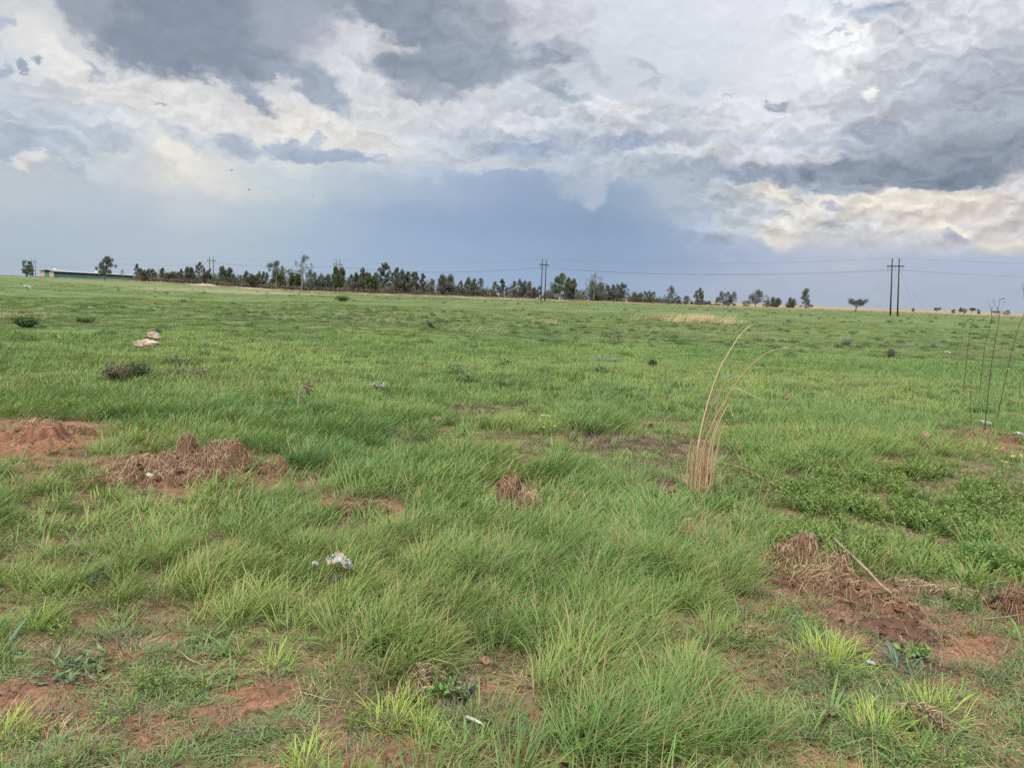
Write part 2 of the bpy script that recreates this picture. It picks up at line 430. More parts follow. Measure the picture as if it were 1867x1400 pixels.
# rounded cauliflower heads, lit from above: two sizes of cells pulled about by the same warp
def heads(sc, k):
    out = []
    for sh in (0.0, 0.16):
        vo = t.new('ShaderNodeTexVoronoi', voronoi_dimensions='2D', feature='SMOOTH_F1', distance='EUCLIDEAN')
        vv = t.vm('MULTIPLY', t.vm('ADD', Pw, (0.05 * sh, -sh / sc, 0)), (1, 1.25, 0)) if sh else t.vm('MULTIPLY', Pw, (1, 1.25, 0))
        t.l.new(vv, vo.inputs['Vector']); vo.inputs['Scale'].default_value = sc; vo.inputs['Detail'].default_value = 1.5
        vo.inputs['Roughness'].default_value = 0.55; vo.inputs['Smoothness'].default_value = 0.25
        out.append(vo.outputs['Distance'])
    return t.math('MULTIPLY', t.math('SUBTRACT', out[1], out[0]), k)
puff = heads(0.5, 0.58)
fac = t.math('MULTIPLY', t.math('ADD', rel, puff), amp)
fac = t.math('ADD', 1.0, fac)
fac = t.math('MINIMUM', t.math('MAXIMUM', fac, 0.6), 1.35)
col = t.mix(1.0, col, t.new_comb(fac), 'MULTIPLY')
# brighter overcast overhead (above the picture), and a Nishita layer showing faintly through
sky = t.new('ShaderNodeTexSky', sky_type='NISHITA'); sky.sun_disc = False
sky.sun_elevation = SUN_EL; sky.sun_rotation = SUN_AZ
nish = t.mix(1.0, sky.outputs[0], (0.1, 0.1, 0.1, 1), 'MULTIPLY')
col = t.mix(0.03, col, nish)
zen = t.mr(el, 21.0, 50.0, 1.0, 3.5)
back = t.mr(t.math('ABSOLUTE', az), 45.0, 110.0, 1.0, 1.5)
col = t.mix(1.0, col, t.new_comb(t.math('MULTIPLY', zen, back)), 'MULTIPLY')
bg = t.new('ShaderNodeBackground'); t.l.new(col, bg.inputs[0]); bg.inputs[1].default_value = 1.0
wo = t.new('ShaderNodeOutputWorld'); t.l.new(bg.outputs[0], wo.inputs[0])
wd.cycles.sampling_method = 'NONE'

# ================================================================== field layout
class Patch:
    """an ellipse on the ground: centre and radii read off the photograph, turned into metres"""
    def __init__(s, px, py, rx, ry, v=1.0):
        c = at(px, py); s.c = c
        k = ppm(c); s.rx = rx / k
        a = at(px, py - ry); b = at(px, py + ry)
        s.ry = max(0.5 * math.hypot(a.x - b.x, a.y - b.y), 0.03)
        s.ang = math.atan2(c.x, c.y); s.v = v
    def w(s, x, y, soft=0.35, nz=0.0):
        dx = x - s.c.x; dy = y - s.c.y
        ca, sa = math.cos(s.ang), math.sin(s.ang)
        u = (dx * ca - dy * sa) / s.rx; v = (dx * sa + dy * ca) / s.ry
        r = np.sqrt(u * u + v * v) + nz
        return 1 - sst(1 - soft, 1 + soft, r)

def field_sum(patches, x, y, nzs=0.5, soft=0.4):
    nz = nzs * (fbm(x * 2.7, y * 2.7, 31, 3) - 0.5) * 2
    out = np.zeros_like(np.asarray(x, dtype=np.float64))
    for p in patches: out = np.maximum(out, p.v * p.w(x, y, soft, nz))
    return out

BARE = [Patch(*a) for a in [
    (40, 1285, 170, 52, 1.25), (200, 1190, 120, 22, .8), (300, 1330, 150, 34, 1.1), (120, 1345, 130, 40, .6), (460, 1265, 110, 28, .8), (690, 1365, 100, 36, 1.1), (560, 1390, 120, 20, .7),
    (865, 1250, 55, 22, .7), (1010, 1310, 70, 30, .6), (960, 1385, 120, 18, .5), (1620, 1140, 150, 60, 1.0), (1500, 1060, 140, 60, .9), (1400, 1085, 60, 40, .7), (1700, 1075, 110, 14, .8),
    (1810, 1035, 110, 22, .9), (1760, 1250, 90, 26, .7), (1580, 1300, 40, 20, .4), (1480, 1370, 130, 26, .6), (1850, 1110, 40, 40, .8), (1650, 1345, 90, 26, .6),
    (1150, 810, 130, 22, .7), (1070, 800, 60, 14, .7), (870, 754, 50, 9, .5), (1440, 885, 50, 12, .5), (1220, 900, 26, 36, .8), (1290, 985, 70, 18, .7), (1250, 965, 40, 30, .6), (1780, 800, 90, 26, .9), (1610, 848, 40, 14, 1.0),
    (1500, 865, 60, 10, .6), (40, 800, 130, 38, 1.0), (150, 785, 40, 14, .9), (350, 850, 190, 36, 1.0), (530, 880, 80, 16, .8), (640, 932, 75, 22, .9), (935, 912, 60, 34, .9), (1030, 932, 40, 8, .8),
    (100, 940, 100, 14, .3), (130, 990, 60, 16, .5), (110, 870, 120, 20, .4), (800, 1060, 40, 10, .5), (830, 1100, 60, 14, .35), (870, 1180, 60, 18, .5), (240, 635, 60, 4, .35), (180, 643, 20, 3, .6), (500, 632, 60, 2, .4),
    (310, 680, 60, 10, .35), (580, 700, 60, 6, .4), (490, 568, 24, 1.5, .45), (630, 565, 60, 2, .3), (1250, 850, 20, 20, .5), (1440, 880, 60, 20, .4), (1480, 930, 60, 22, .5), (160, 1165, 70, 12, .6), (850, 750, 60, 14, .35),
    (760, 1020, 30, 10, .3), (1400, 1150, 60, 14, .5), (560, 640, 60, 4, .5), (300, 615, 10, 3, .4), (1700, 700, 30, 6, .3), (1320, 840, 60, 12, .4), (450, 1230, 30, 12, .5), (1130, 1190, 60, 14, .4)]]
LUSH = [Patch(*a) for a in [
    (1110, 1010, 330, 120, 1.0), (1180, 1230, 150, 120, .9), (850, 870, 260, 60, .7), (480, 780, 330, 50, .8), (150, 720, 240, 30, .6), (420, 1050, 420, 90, .6), (760, 960, 120, 60, .5), (1060, 1300, 110, 90, .7),
    (520, 830, 60, 40, .9), (1080, 770, 70, 26, .9), (1330, 1000, 110, 60, .8), (1440, 830, 160, 40, .8), (1830, 1000, 60, 40, .8), (1000, 700, 400, 30, .4), (380, 760, 60, 20, .8), (900, 820, 200, 20, .5), (640, 1180, 80, 60, .6), (1360, 1330, 110, 60, .6)]]
SHORT = [Patch(*a) for a in [
    (170, 1280, 330, 110, 1.0), (430, 1340, 260, 80, .9), (1700, 1230, 320, 160, .75), (1600, 1360, 260, 60, .6), (1650, 930, 260, 60, .9), (1800, 900, 120, 60, .8), (760, 1330, 200, 80, .6), (340, 680, 160, 24, .6), (850, 730, 160, 24, .4), (1150, 820, 180, 30, .6)]]
YELL = [Patch(*a) for a in [
    (60, 1080, 140, 60, .8), (230, 960, 120, 50, .5), (420, 1150, 160, 50, .6), (1000, 1250, 160, 60, .4), (380, 1060, 60, 40, .5), (700, 1200, 130, 60, .5), (1520, 1240, 160, 60, .5), (430, 670, 160, 20, .6), (620, 1110, 100, 40, .5)]]
STRAWF = [Patch(*a) for a in [
    (300, 522, 420, 5, .45), (430, 531, 220, 3, .6), (40, 570, 60, 10, .5), (640, 566, 130, 5, .35), (1270, 576, 60, 8, .5), (1190, 576, 40, 3, .7), (1000, 582, 40, 6, .4), (1350, 597, 60, 4, .4), (1740, 601, 40, 1.6, .9), (870, 585, 50, 12, .3)]]
FORBS = [Patch(*a) for a in [(1630, 900, 220, 55, 1.0), (1480, 960, 90, 50, .8), (1760, 960, 130, 60, .8), (1560, 1010, 60, 26, .7), (1420, 880, 80, 26, .7)]]

DARKG = [Patch(*a) for a in [(1170, 808, 120, 20, 1), (1080, 812, 60, 16, 1), (1240, 830, 60, 16, .8), (870, 754, 60, 10, .9), (1500, 862, 60, 10, 1), (1290, 985, 60, 16, .7), (1222, 900, 24, 34, .8), (600, 702, 60, 5, .8), (740, 762, 36, 10, .8), (760, 802, 50, 12, .7), (870, 1170, 44, 14, .8), (1440, 885, 60, 16, .8), (1690, 1215, 50, 14, .9), (330, 682, 80, 8, .6), (210, 1165, 70, 12, .6), (1330, 840, 40, 10, .7), (530, 640, 60, 3, .7), (190, 642, 40, 3, .9), (1160, 700, 60, 5, .6)]]
def band_straw(x, y):
    """tall pale grass on the far side of the field, in front of the trees"""
    a = np.arctan2(x, y); d = np.hypot(x, y)
    near = 275 + 25 * (fbm(a * 30, a * 0 + 2.0, 77, 3) - 0.5) + 60 * sst(0.2, 0.5, a) + 60 * sst(0.15, 0.45, -a)
    return sst(near - 14, near + 14, d) * (1 - 0.35 * sst(420, 900, d))

# ------------------------------------------------------------------ ground sheet
def ground_mesh():
    ds = [0.25]
    while ds[-1] < 3900: ds.append(ds[-1] * (1.013 if ds[-1] < 60 else 1.03) + 0.004)
    ds = np.array(ds)
    fr = np.linspace(-50, 50, 401); bk = np.linspace(50, 310, 53)[1:-1]
    az_ = np.radians(np.concatenate([fr, bk])); n = len(az_)
    D, A = np.meshgrid(ds, az_, indexing='ij')
    X = D * np.sin(A); Y = D * np.cos(A); Z = height(X, Y)
    v = np.stack([X, Y, Z], -1).reshape(-1, 3)
    # small crumbs and clods where the soil is bare, near the camera
    x, y = v[:, 0], v[:, 1]
    d = np.hypot(x, y)
    bare = np.zeros(len(v)); m = d < 60
    bare[m] = field_sum(BARE, x[m], y[m])
    dark = np.zeros(len(v)); dark[m] = field_sum(DARKG, x[m], y[m], .7)
    straw = np.zeros(len(v)); m2 = (d > 15)
    straw[m2] = field_sum(STRAWF, x[m2], y[m2], 0.3)
    straw = np.maximum(straw, band_straw(x, y))
    v[:, 2] += 0.012 * (fbm(x * 14, y * 14, 51, 3) - 0.5) * (1 - sst(8, 16, d)) * 2
    nr = len(ds)
    idx = np.arange(nr * n).reshape(nr, n)
    a = idx[:-1, :]; b = idx[1:, :]
    q = np.stack([a, b, np.roll(b, -1, 1), np.roll(a, -1, 1)], -1).reshape(-1, 4)
    verts = np.vstack([v, [[0, 0, float(height(0, 0))]]])
    c = len(verts) - 1
    tri = [(c, int(idx[0, k]), int(idx[0, (k + 1) % n])) for k in range(n)]
    me = bpy.data.meshes.new('ground')
    me.vertices.add(len(verts)); me.vertices.foreach_set('co', verts.astype(np.float32).ravel())
    loops = np.concatenate([q.ravel(), np.array(tri).ravel()]).astype(np.int32)
    tot = np.concatenate([np.full(len(q), 4), np.full(len(tri), 3)]).astype(np.int32)
    st = np.concatenate([[0], np.cumsum(tot)[:-1]]).astype(np.int32)
    me.loops.add(len(loops)); me.loops.foreach_set('vertex_index', loops)
    me.polygons.add(len(tot)); me.polygons.foreach_set('loop_start', st); me.polygons.foreach_set('loop_total', tot)
    me.update(calc_edges=True); me.validate()
    for nm, arr in (('bare', bare), ('straw', straw), ('dark', dark)):
        at_ = me.attributes.new(nm, 'FLOAT', 'POINT')
        at_.data.foreach_set('value', np.append(arr, arr[0]).astype(np.float32))
    me.polygons.foreach_set('use_smooth', [True] * len(me.polygons))
    return me

def ground_mat():
    m, t = new_mat('ground')
    geo = t.new('ShaderNodeNewGeometry'); P = geo.outputs['Position']
    ab = t.new('ShaderNodeAttribute', attribute_name='bare').outputs['Fac']
    as_ = t.new('ShaderNodeAttribute', attribute_name='straw').outputs['Fac']
    dist = t.vm('LENGTH', P)
    n1 = t.noise(P, 3.0, 6, 0.6); n2 = t.noise(P, 28.0, 5, 0.65); n3 = t.noise(P, 0.35, 4, 0.6); n4 = t.noise(P, 120.0, 3, 0.6)
    soil = t.mix(t.mr(n2, .35, .68), (0.105, 0.05, 0.029, 1), (0.22, 0.112, 0.068, 1))
    soil = t.mix(t.mr(n1, .4, .62), soil, (0.165, 0.078, 0.045, 1))
    soil = t.mix(t.mr(n4, .6, .72), soil, (0.30, 0.19, 0.12, 1))
    litter = t.mix(t.mr(n2, .35, .65), (0.055, 0.036, 0.02, 1), (0.17, 0.115, 0.06, 1))
    green = t.mix(t.mr(n1, .35, .65), (0.045, 0.07, 0.025, 1), (0.075, 0.10, 0.038, 1))
    # far away the sheet itself is the matted turf between the tufts
    far = t.mr(dist, 7.0, 17.0)
    st3 = t.vm('MULTIPLY', P, (0.05, 0.22, 0.1)); big = t.noise(st3, 1.0, 5, 0.6)
    fgreen = t.mix(t.mr(big, .35, .66), (0.064, 0.092, 0.030, 1), (0.098, 0.122, 0.044, 1))
    fgreen = t.mix(t.mr(n3, .40, .62), fgreen, (0.086, 0.113, 0.044, 1))
    fgreen = t.mix(t.mr(n1, .56, .72, 0, .6), fgreen, (0.055, 0.078, 0.03, 1))
    n5 = t.noise(P, 0.8, 6, 0.72)
    fgreen = t.mix(t.mr(n5, .56, .70, 0, .65), fgreen, (0.125, 0.105, 0.06, 1))
    near = t.mix(t.mr(n2, .52, .70, 0, .7), litter, green)
    base = t.mix(far, near, fgreen)
    base = t.mix(t.mr(t.math('ADD', ab, t.math('MULTIPLY', t.math('SUBTRACT', n2, .5), .5)), .35, .6), base, soil)
    dkg = t.new('ShaderNodeAttribute', attribute_name='dark').outputs['Fac']
    base = t.mix(t.mr(t.math('ADD', dkg, t.math('MULTIPLY', t.math('SUBTRACT', n2, .5), .6)), .3, .6, 0, .85), base, (0.050, 0.034, 0.026, 1))
    sc = t.mix(t.mr(n3, .35, .65), (0.18, 0.14, 0.09, 1), (0.25, 0.195, 0.13, 1))
    base = t.mix(t.mr(t.math('ADD', as_, t.math('MULTIPLY', t.math('SUBTRACT', n3, .5), .4)), .35, .85, 0, .9), base, sc)
    bump = t.math('ADD', t.math('MULTIPLY', n2, .7), t.math('MULTIPLY', n4, .3))
    return finish(m, t, base, 0.95, 0.1, bump, 0.8, 0.03)

ground = obj('ground', ground_mesh(), ground_mat()); tag(ground, kind='structure')

# ------------------------------------------------------------------ grass material
def grass_mat(name, cols, straw=(0.30, 0.215, 0.11), inst=True, trans=0.32, rough=0.5):
    """cols: deep green, fresh green, yellow green; blades differ by rv, plants by their tint"""
    m, t = new_mat(name)
    rv = t.new('ShaderNodeAttribute', attribute_name='rv').outputs['Fac']
    hv = t.new('ShaderNodeAttribute', attribute_name='hv').outputs['Fac']
    c = t.mix(t.mr(rv, 0.0, 1.0, 0, 1, False), cols[0] + (1,), cols[1] + (1,))
    if inst:
        tin = t.new('ShaderNodeAttribute', attribute_name='tint', attribute_type='INSTANCER').outputs['Fac']
        dry = t.new('ShaderNodeAttribute', attribute_name='dry', attribute_type='INSTANCER').outputs['Fac']
        blu = t.new('ShaderNodeAttribute', attribute_name='blue', attribute_type='INSTANCER').outputs['Fac']
        c = t.mix(tin, c, cols[2] + (1,)); c = t.mix(blu, c, cols[3] + (1,))
        dk = t.mr(t.math('ADD', rv, dry), 0.93, 1.0, 0, 1)
    else:
        dk = t.mr(rv, 0.93, .97)
    c = t.mix(dk, c, tuple(straw) + (1,))
    c = t.mix(t.mr(hv, 0.0, 0.28, 0.55, 0.0), c, (0.20, 0.17, 0.085, 1))     # pale sheath at the foot of each blade
    return finish(m, t, c, rough, 0.16, trans=trans)

GM = grass_mat('grass', [(0.068, 0.118, 0.028), (0.164, 0.248, 0.064), (0.240, 0.292, 0.078), (0.105, 0.205, 0.062)])
GM_FAR = grass_mat('field_grass', [(0.066, 0.106, 0.030), (0.155, 0.218, 0.066), (0.215, 0.25, 0.082), (0.098, 0.178, 0.060)], straw=(0.24, 0.19, 0.105))
GM_STUB = grass_mat('dead_stubble', [(0.075, 0.055, 0.04), (0.20, 0.155, 0.105)], straw=(0.30, 0.22, 0.14), inst=False, trans=.05, rough=.8)
GM_CREEP = grass_mat('creeping_grass', [(0.085, 0.12, 0.042), (0.185, 0.235, 0.095), (0.21, 0.25, 0.08), (0.125, 0.18, 0.08)])
GM_LIME = grass_mat('lime_grass', [(0.22, 0.31, 0.055), (0.38, 0.46, 0.105)], inst=False, trans=.4)
GM_STRAW = grass_mat('dry_grass', [(0.33, 0.235, 0.125), (0.50, 0.385, 0.225)], straw=(0.30, 0.17, 0.09), inst=False, trans=.2)
GM_STRAWI = GM_STRAW
GM_STRAWF = grass_mat('far_dry_grass', [(0.20, 0.155, 0.10), (0.30, 0.235, 0.155)], straw=(0.24, 0.15, 0.10), inst=False, trans=.2)
GM_GREEN = grass_mat('green_blades', [(0.045, 0.115, 0.025), (0.085, 0.185, 0.045)], inst=False)
GM_BLUE = grass_mat('blue_green_blades', [(0.06, 0.125, 0.075), (0.11, 0.19, 0.12)], inst=False)
GM_GREY = grass_mat('grey_blades', [(0.13, 0.17, 0.12), (0.22, 0.26, 0.2)], inst=False)

class Blades:
    def __init__(s, seed): s.r = np.random.RandomState(seed); s.V = []; s.Fq = []; s.rv = []; s.hv = []; s.n = 0
    def add(s, n, L, W, rad, lean=0.35, wind=0.35, droop=0.5, seg=4, flat=0.0, out=0.5, rvr=(0, 1), center=(0, 0, 0), zf=None, power=0.7, windy=0.25):
        r = s.r
        a = r.uniform(0, 2 * np.pi, n); rr = rad * r.uniform(0, 1, n) ** power
        bx = rr * np.cos(a) + center[0]; by = rr * np.sin(a) + center[1]
        bz = np.zeros(n) + center[2] if zf is None else zf(bx, by)
        ln = r.uniform(L[0], L[1], n) * (1 - 0.3 * (rr / max(rad, 1e-6)))
        az_ = a + r.normal(0, 0.9, n)
        tilt = np.abs(r.normal(0, lean, n)) + out * (rr / max(rad, 1e-6)) + flat
        dx = np.sin(tilt) * np.cos(az_) + wind; dy = np.sin(tilt) * np.sin(az_) + wind * windy; dz = np.cos(np.minimum(tilt, 1.5))
        nn = np.sqrt(dx * dx + dy * dy + dz * dz); dx /= nn; dy /= nn; dz /= nn
        dr = r.uniform(0.2, 1.0, n) * droop
        hx = dx + 1e-4; hy = dy; hh = np.sqrt(hx * hx + hy * hy); hx /= hh; hy /= hh
        sx, sy = -hy, hx
        tw = r.uniform(-1.2, 1.2, n); # ribbons face different ways
        wx = sx * np.cos(tw) + hx * np.sin(tw) * 0.6; wy = sy * np.cos(tw) + hy * np.sin(tw) * 0.6
        w = r.uniform(W[0], W[1], n)
        rv = r.uniform(rvr[0], rvr[1], n)
        pts = []
        px, py, pz = bx.copy(), by.copy(), bz - 0.01
        step = ln / seg
        cx, cy, cz = dx.copy(), dy.copy(), dz.copy()
        for k in range(seg + 1):
            u = k / seg
            if k < seg:
                ww = w * 0.5 * (0.75 + 0.5 * u) * (1 - u ** 2.5)
                pts.append(np.stack([px - wx * ww, py - wy * ww, pz], -1)); pts.append(np.stack([px + wx * ww, py + wy * ww, pz], -1))
            else: pts.append(np.stack([px, py, pz], -1))
            px = px + cx * step; py = py + cy * step; pz = np.maximum(pz + cz * step, bz + 0.004)
            bnd = dr * (u + 0.4) * 0.7
            cx = cx + hx * bnd * 0.6; cy = cy + hy * bnd * 0.6; cz = cz - bnd * 0.75
            q = np.sqrt(cx * cx + cy * cy + cz * cz); cx /= q; cy /= q; cz /= q
        P = np.stack(pts, 1)                     # n, 2seg+1, 3
        m = 2 * seg + 1
        base = s.n + np.arange(n)[:, None] * m
        for k in range(seg - 1):
            s.Fq.append(np.concatenate([base + 2 * k, base + 2 * k + 1, base + 2 * k + 3, base + 2 * k + 2], 1))
        k = seg - 1
        s.Fq.append(np.concatenate([base + 2 * k, base + 2 * k + 1, base + 2 * seg, base * 0 - 1], 1))
        s.V.append(P.reshape(-1, 3)); s.rv.append(np.repeat(rv, m))
        hv = np.array([k // 2 / seg for k in range(2 * seg)] + [1.0]); s.hv.append(np.tile(hv, n))
        s.n += n * m
        return s
    def strands(s, n, L, W, xr, yr, zf, rvr=(0, 1), lift=0.01, ang=None, curl=0.5, seg=3, mask=None, up=0.0):
        """dry strands lying on a surface"""
        r = s.r
        bx = r.uniform(xr[0], xr[1], n); by = r.uniform(yr[0], yr[1], n)
        if mask is not None:
            k = mask(bx, by) > r.uniform(0, 1, n); bx, by = bx[k], by[k]; n = len(bx)
        if n == 0: return s
        a = r.uniform(0, 2 * np.pi, n) if ang is None else r.normal(ang[0], ang[1], n)
        ln = r.uniform(L[0], L[1], n); w = r.uniform(W[0], W[1], n); rv = r.uniform(rvr[0], rvr[1], n)
        cu = r.normal(0, curl, n); upn = r.uniform(0, 1, n) * up
        pts = []; px, py = bx.copy(), by.copy(); h = r.uniform(0.3, 1, n) * lift
        for k in range(seg + 1):
            u = k / seg
            z = zf(px, py) + h + upn * u * ln + 0.25 * lift * np.sin(u * 3.1)
            nx, ny = -np.sin(a), np.cos(a)
            if k < seg:
                ww = w * 0.5 * (1 - 0.3 * u)
                pts.append(np.stack([px - nx * ww, py - ny * ww, z], -1)); pts.append(np.stack([px + nx * ww, py + ny * ww, z + w * .6], -1))
            else: pts.append(np.stack([px, py, z], -1))
            px = px + np.cos(a) * ln / seg; py = py + np.sin(a) * ln / seg; a = a + cu / seg
        P = np.stack(pts, 1); m = 2 * seg + 1
        base = s.n + np.arange(n)[:, None] * m
        for k in range(seg - 1): s.Fq.append(np.concatenate([base + 2 * k, base + 2 * k + 1, base + 2 * k + 3, base + 2 * k + 2], 1))
        k = seg - 1
        s.Fq.append(np.concatenate([base + 2 * k, base + 2 * k + 1, base + 2 * seg, base * 0 - 1], 1))
        s.V.append(P.reshape(-1, 3)); s.rv.append(np.repeat(rv, m)); s.hv.append(np.full(n * m, 0.6)); s.n += n * m
        return s
    def mesh(s, name, mat):
        V = np.concatenate(s.V); F_ = np.concatenate(s.Fq)
        tri = F_[:, 3] < 0
        q = F_[~tri]; tr = F_[tri][:, :3]
        me = bpy.data.meshes.new(name)
        me.vertices.add(len(V)); me.vertices.foreach_set('co', V.astype(np.float32).ravel())
        loops = np.concatenate([q.ravel(), tr.ravel()]).astype(np.int32)
        tot = np.concatenate([np.full(len(q), 4), np.full(len(tr), 3)]).astype(np.int32)
        st = np.concatenate([[0], np.cumsum(tot)[:-1]]).astype(np.int32)
        me.loops.add(len(loops)); me.loops.foreach_set('vertex_index', loops)
        me.polygons.add(len(tot)); me.polygons.foreach_set('loop_start', st); me.polygons.foreach_set('loop_total', tot)
        me.update(calc_edges=True)
        for nm, arr in (('rv', s.rv), ('hv', s.hv)):
            a = me.attributes.new(nm, 'FLOAT', 'POINT'); a.data.foreach_set('value', np.concatenate(arr).astype(np.float32))
        me.materials.append(mat)
        return me

# ------------------------------------------------------------------ tuft library (kept outside the scene; only the grass objects draw it)
LIB = bpy.data.collections.new('tuft_library')
def lib(i, me):
    o = bpy.data.objects.new('tuft_kind_%02d' % i, me); LIB.objects.link(o); return o
K = 0
KIND = {}
def reg(kind, me):
    global K
    lib(K, me); KIND.setdefault(kind, []).append(K); K += 1
for i in range(7):    # tall lush tussock; *_2 are the same with broader, fewer blades
    reg('lush', Blades(100 + i).add(70, (.12, .30), (.0034, .0062), .085, .24, .34, .62, 5, out=.34, rvr=(0, .955)).add(10, (.08, .2), (.003, .005), .11, .7, .2, .5, 4, rvr=(.3, 1)).add(2, (.24, .38), (.0022, .003), .08, .35, .3, .3, 5, rvr=(.9, 1)).add(5, (.10, .22), (.002, .004), .10, .5, .2, 1.4, 5, flat=.3, rvr=(.94, 1)).mesh('lush', GM))
    reg('lush_2', Blades(130 + i).add(38, (.12, .30), (.0062, .0105), .10, .24, .34, .62, 4, out=.34, rvr=(0, .955)).add(6, (.08, .2), (.005, .008), .11, .7, .2, .5, 4, rvr=(.3, 1)).mesh('lush_2', GM))
for i in range(6):    # medium grass
    reg('mid', Blades(200 + i).add(38, (.08, .20), (.0032, .0058), .08, .32, .28, .6, 4, out=.45, rvr=(0, .96)).add(10, (.05, .13), (.002, .004), .12, .8, .2, .6, 3, rvr=(.5, 1)).mesh('mid', GM))
    reg('mid_2', Blades(230 + i).add(26, (.08, .20), (.0058, .010), .09, .32, .28, .6, 3, out=.45, rvr=(0, .96)).mesh('mid_2', GM))
for i in range(5):    # dead stubble of last year's tussocks
    reg('stub', Blades(280 + i).add(60, (.03, .10), (.002, .0042), .085, .35, .05, .3, 3, out=.5, rvr=(0, 1)).add(14, (.06, .16), (.0015, .003), .09, .5, .1, .5, 3, flat=.6, rvr=(.3, 1)).mesh('stub', GM_STUB))
for i in range(5):    # few broad leaves
    reg('broad', Blades(260 + i).add(11, (.07, .20), (.008, .014), .05, .45, .15, .9, 5, out=.5, rvr=(0, .93)).mesh('broad', GM))
for i in range(5):    # short creeping turf, flat stars of leaves
    reg('short', Blades(300 + i).add(40, (.04, .11), (.0035, .0062), .12, .8, .10, .6, 3, out=.5, flat=.35, rvr=(0, .97)).mesh('short', GM))
    reg('creep', Blades(330 + i).add(70, (.025, .085), (.0036, .0066), .09, .7, .12, .7, 3, out=.4, flat=.35, rvr=(0, .97)).mesh('creep', GM_CREEP))
for i in range(4):    # litter of dead blades
    reg('litter', Blades(400 + i).add(36, (.06, .20), (.0015, .0032), .16, .4, .1, .35, 3, flat=1.15, rvr=(0, 1)).mesh('litter', GM_STRAWI))
for i in range(5):    # wide patch for the middle distance
    reg('patch', Blades(500 + i).add(280, (.10, .24), (.011, .020), .62, .32, .26, .6, 3, out=.1, power=.5, rvr=(0, .985)).mesh('patch', GM_FAR))
for i in range(4):    # large thin patch for the far field
    reg('far', Blades(600 + i).add(420, (.14, .34), (.018, .036), 2.6, .32, .22, .5, 2, out=.1, power=.5, rvr=(0, .97)).mesh('far', GM_FAR))
for i in range(3):    # dry stand
    reg('dryfar', Blades(700 + i).add(300, (.30, .85), (.03, .06), 3.0, .22, .28, .4, 2, out=.05, power=.5).mesh('dryfar', GM_STRAWF))
def forb_mesh(seed, n_st=9, h=(.05, .13), rad=.09, leafw=.013, leafl=.031, mat=None):
    r = random.Random(seed); mb = MB()
    for i in range(n_st):
        a = r.uniform(0, 6.28); rr = rad * math.sqrt(r.random()); H = r.uniform(*h)
        p = Vector((rr * math.cos(a), rr * math.sin(a), 0)); top = p + Vector((r.gauss(0, .02) + .01, r.gauss(0, .02), H))
        mb.tube([p, (p + top) / 2 + Vector((r.gauss(0, .004), r.gauss(0, .004), 0)), top], [.0016, .0013, .0008], 3, False, .2)
        for k in range(9):
            u = .25 + .75 * k / 8; q = p.lerp(top, u); b = r.uniform(0, 6.28)
            d = Vector((math.cos(b), math.sin(b), r.uniform(-.1, .9)))
            mb.leaf(q, d, (-math.sin(b), math.cos(b), 0), leafl * r.uniform(.6, 1.1), leafw * r.uniform(.7, 1.1), r.random(), r.uniform(-.15, .1))
    return mb.mesh('forb', mat)
FM, t = new_mat('forb_leaves')
rv_ = t.new('ShaderNodeAttribute', attribute_name='rv').outputs['Fac']
finish(FM, t, t.mix(rv_, (0.075, 0.125, 0.028, 1), (0.185, 0.255, 0.062, 1)), .6, .12, trans=.3)
for i in range(4): reg('forb', forb_mesh(800 + i, mat=FM))

def clump_mesh(seed):
    r = random.Random(seed); mb = MB()
    for i in range(230):
        a = r.uniform(0, 6.28); rr = .24 * math.sqrt(r.random()); z = .20 * (1 - (rr / .26) ** 2) * r.uniform(.15, 1.0)
        p = (rr * math.cos(a), rr * math.sin(a), z)
        mb.leaf(p, (math.cos(a) * .6 + r.gauss(0, .4), math.sin(a) * .6 + r.gauss(0, .4), r.uniform(.2, 1.3)), (-math.sin(a), math.cos(a), r.gauss(0, .3)), r.uniform(.05, .10), r.uniform(.012, .03), r.random())
    return mb.mesh('clump', FM2)
FM2, t = new_mat('herb_leaves')
rv_ = t.new('ShaderNodeAttribute', attribute_name='rv').outputs['Fac']
finish(FM2, t, t.mix(rv_, (0.06, 0.10, 0.034, 1), (0.12, 0.17, 0.06, 1)), .5, .3, trans=.25)
for i in range(4): reg('clump', clump_mesh(900 + i))
# ------------------------------------------------------------------ scatter
rs = np.random.RandomState(5)
def wedge(n, d0, d1, a0=-44, a1=44):
    d = np.sqrt(rs.uniform(d0 * d0, d1 * d1, n)); a = np.radians(rs.uniform(a0, a1, n))
    return d * np.sin(a), d * np.cos(a)
PTS = {'x': [], 'y': [], 'k': [], 's': [], 'rz': [], 'tint': [], 'dry': [], 'blue': [], 'sz': []}
def put(x, y, kind, s, tint, dry, blue, rot=0.6, sz=None):
    n = len(x)
    if n == 0: return
    ks = np.array(KIND[kind])[rs.randint(0, len(KIND[kind]), n)]
    PTS['x'].append(x); PTS['y'].append(y); PTS['k'].append(ks)
    PTS['s'].append(np.broadcast_to(s, (n,)).astype(float)); PTS['rz'].append(rs.normal(0, rot, n) if rot < 3 else rs.uniform(0, 6.28, n))
    if rot < 3: PTS['rz'][-1] = PTS['rz'][-1] * .9 + 1.8 * (fbm(x * .9, y * .9, 91, 3) - .5)
    for q, v in (('tint', tint), ('dry', dry), ('blue', blue)): PTS[q].append(np.clip(np.broadcast_to(v, (n,)), 0, 1).astype(float))
    PTS['sz'].append(np.broadcast_to(1.0 if sz is None else sz, (n,)).astype(float))
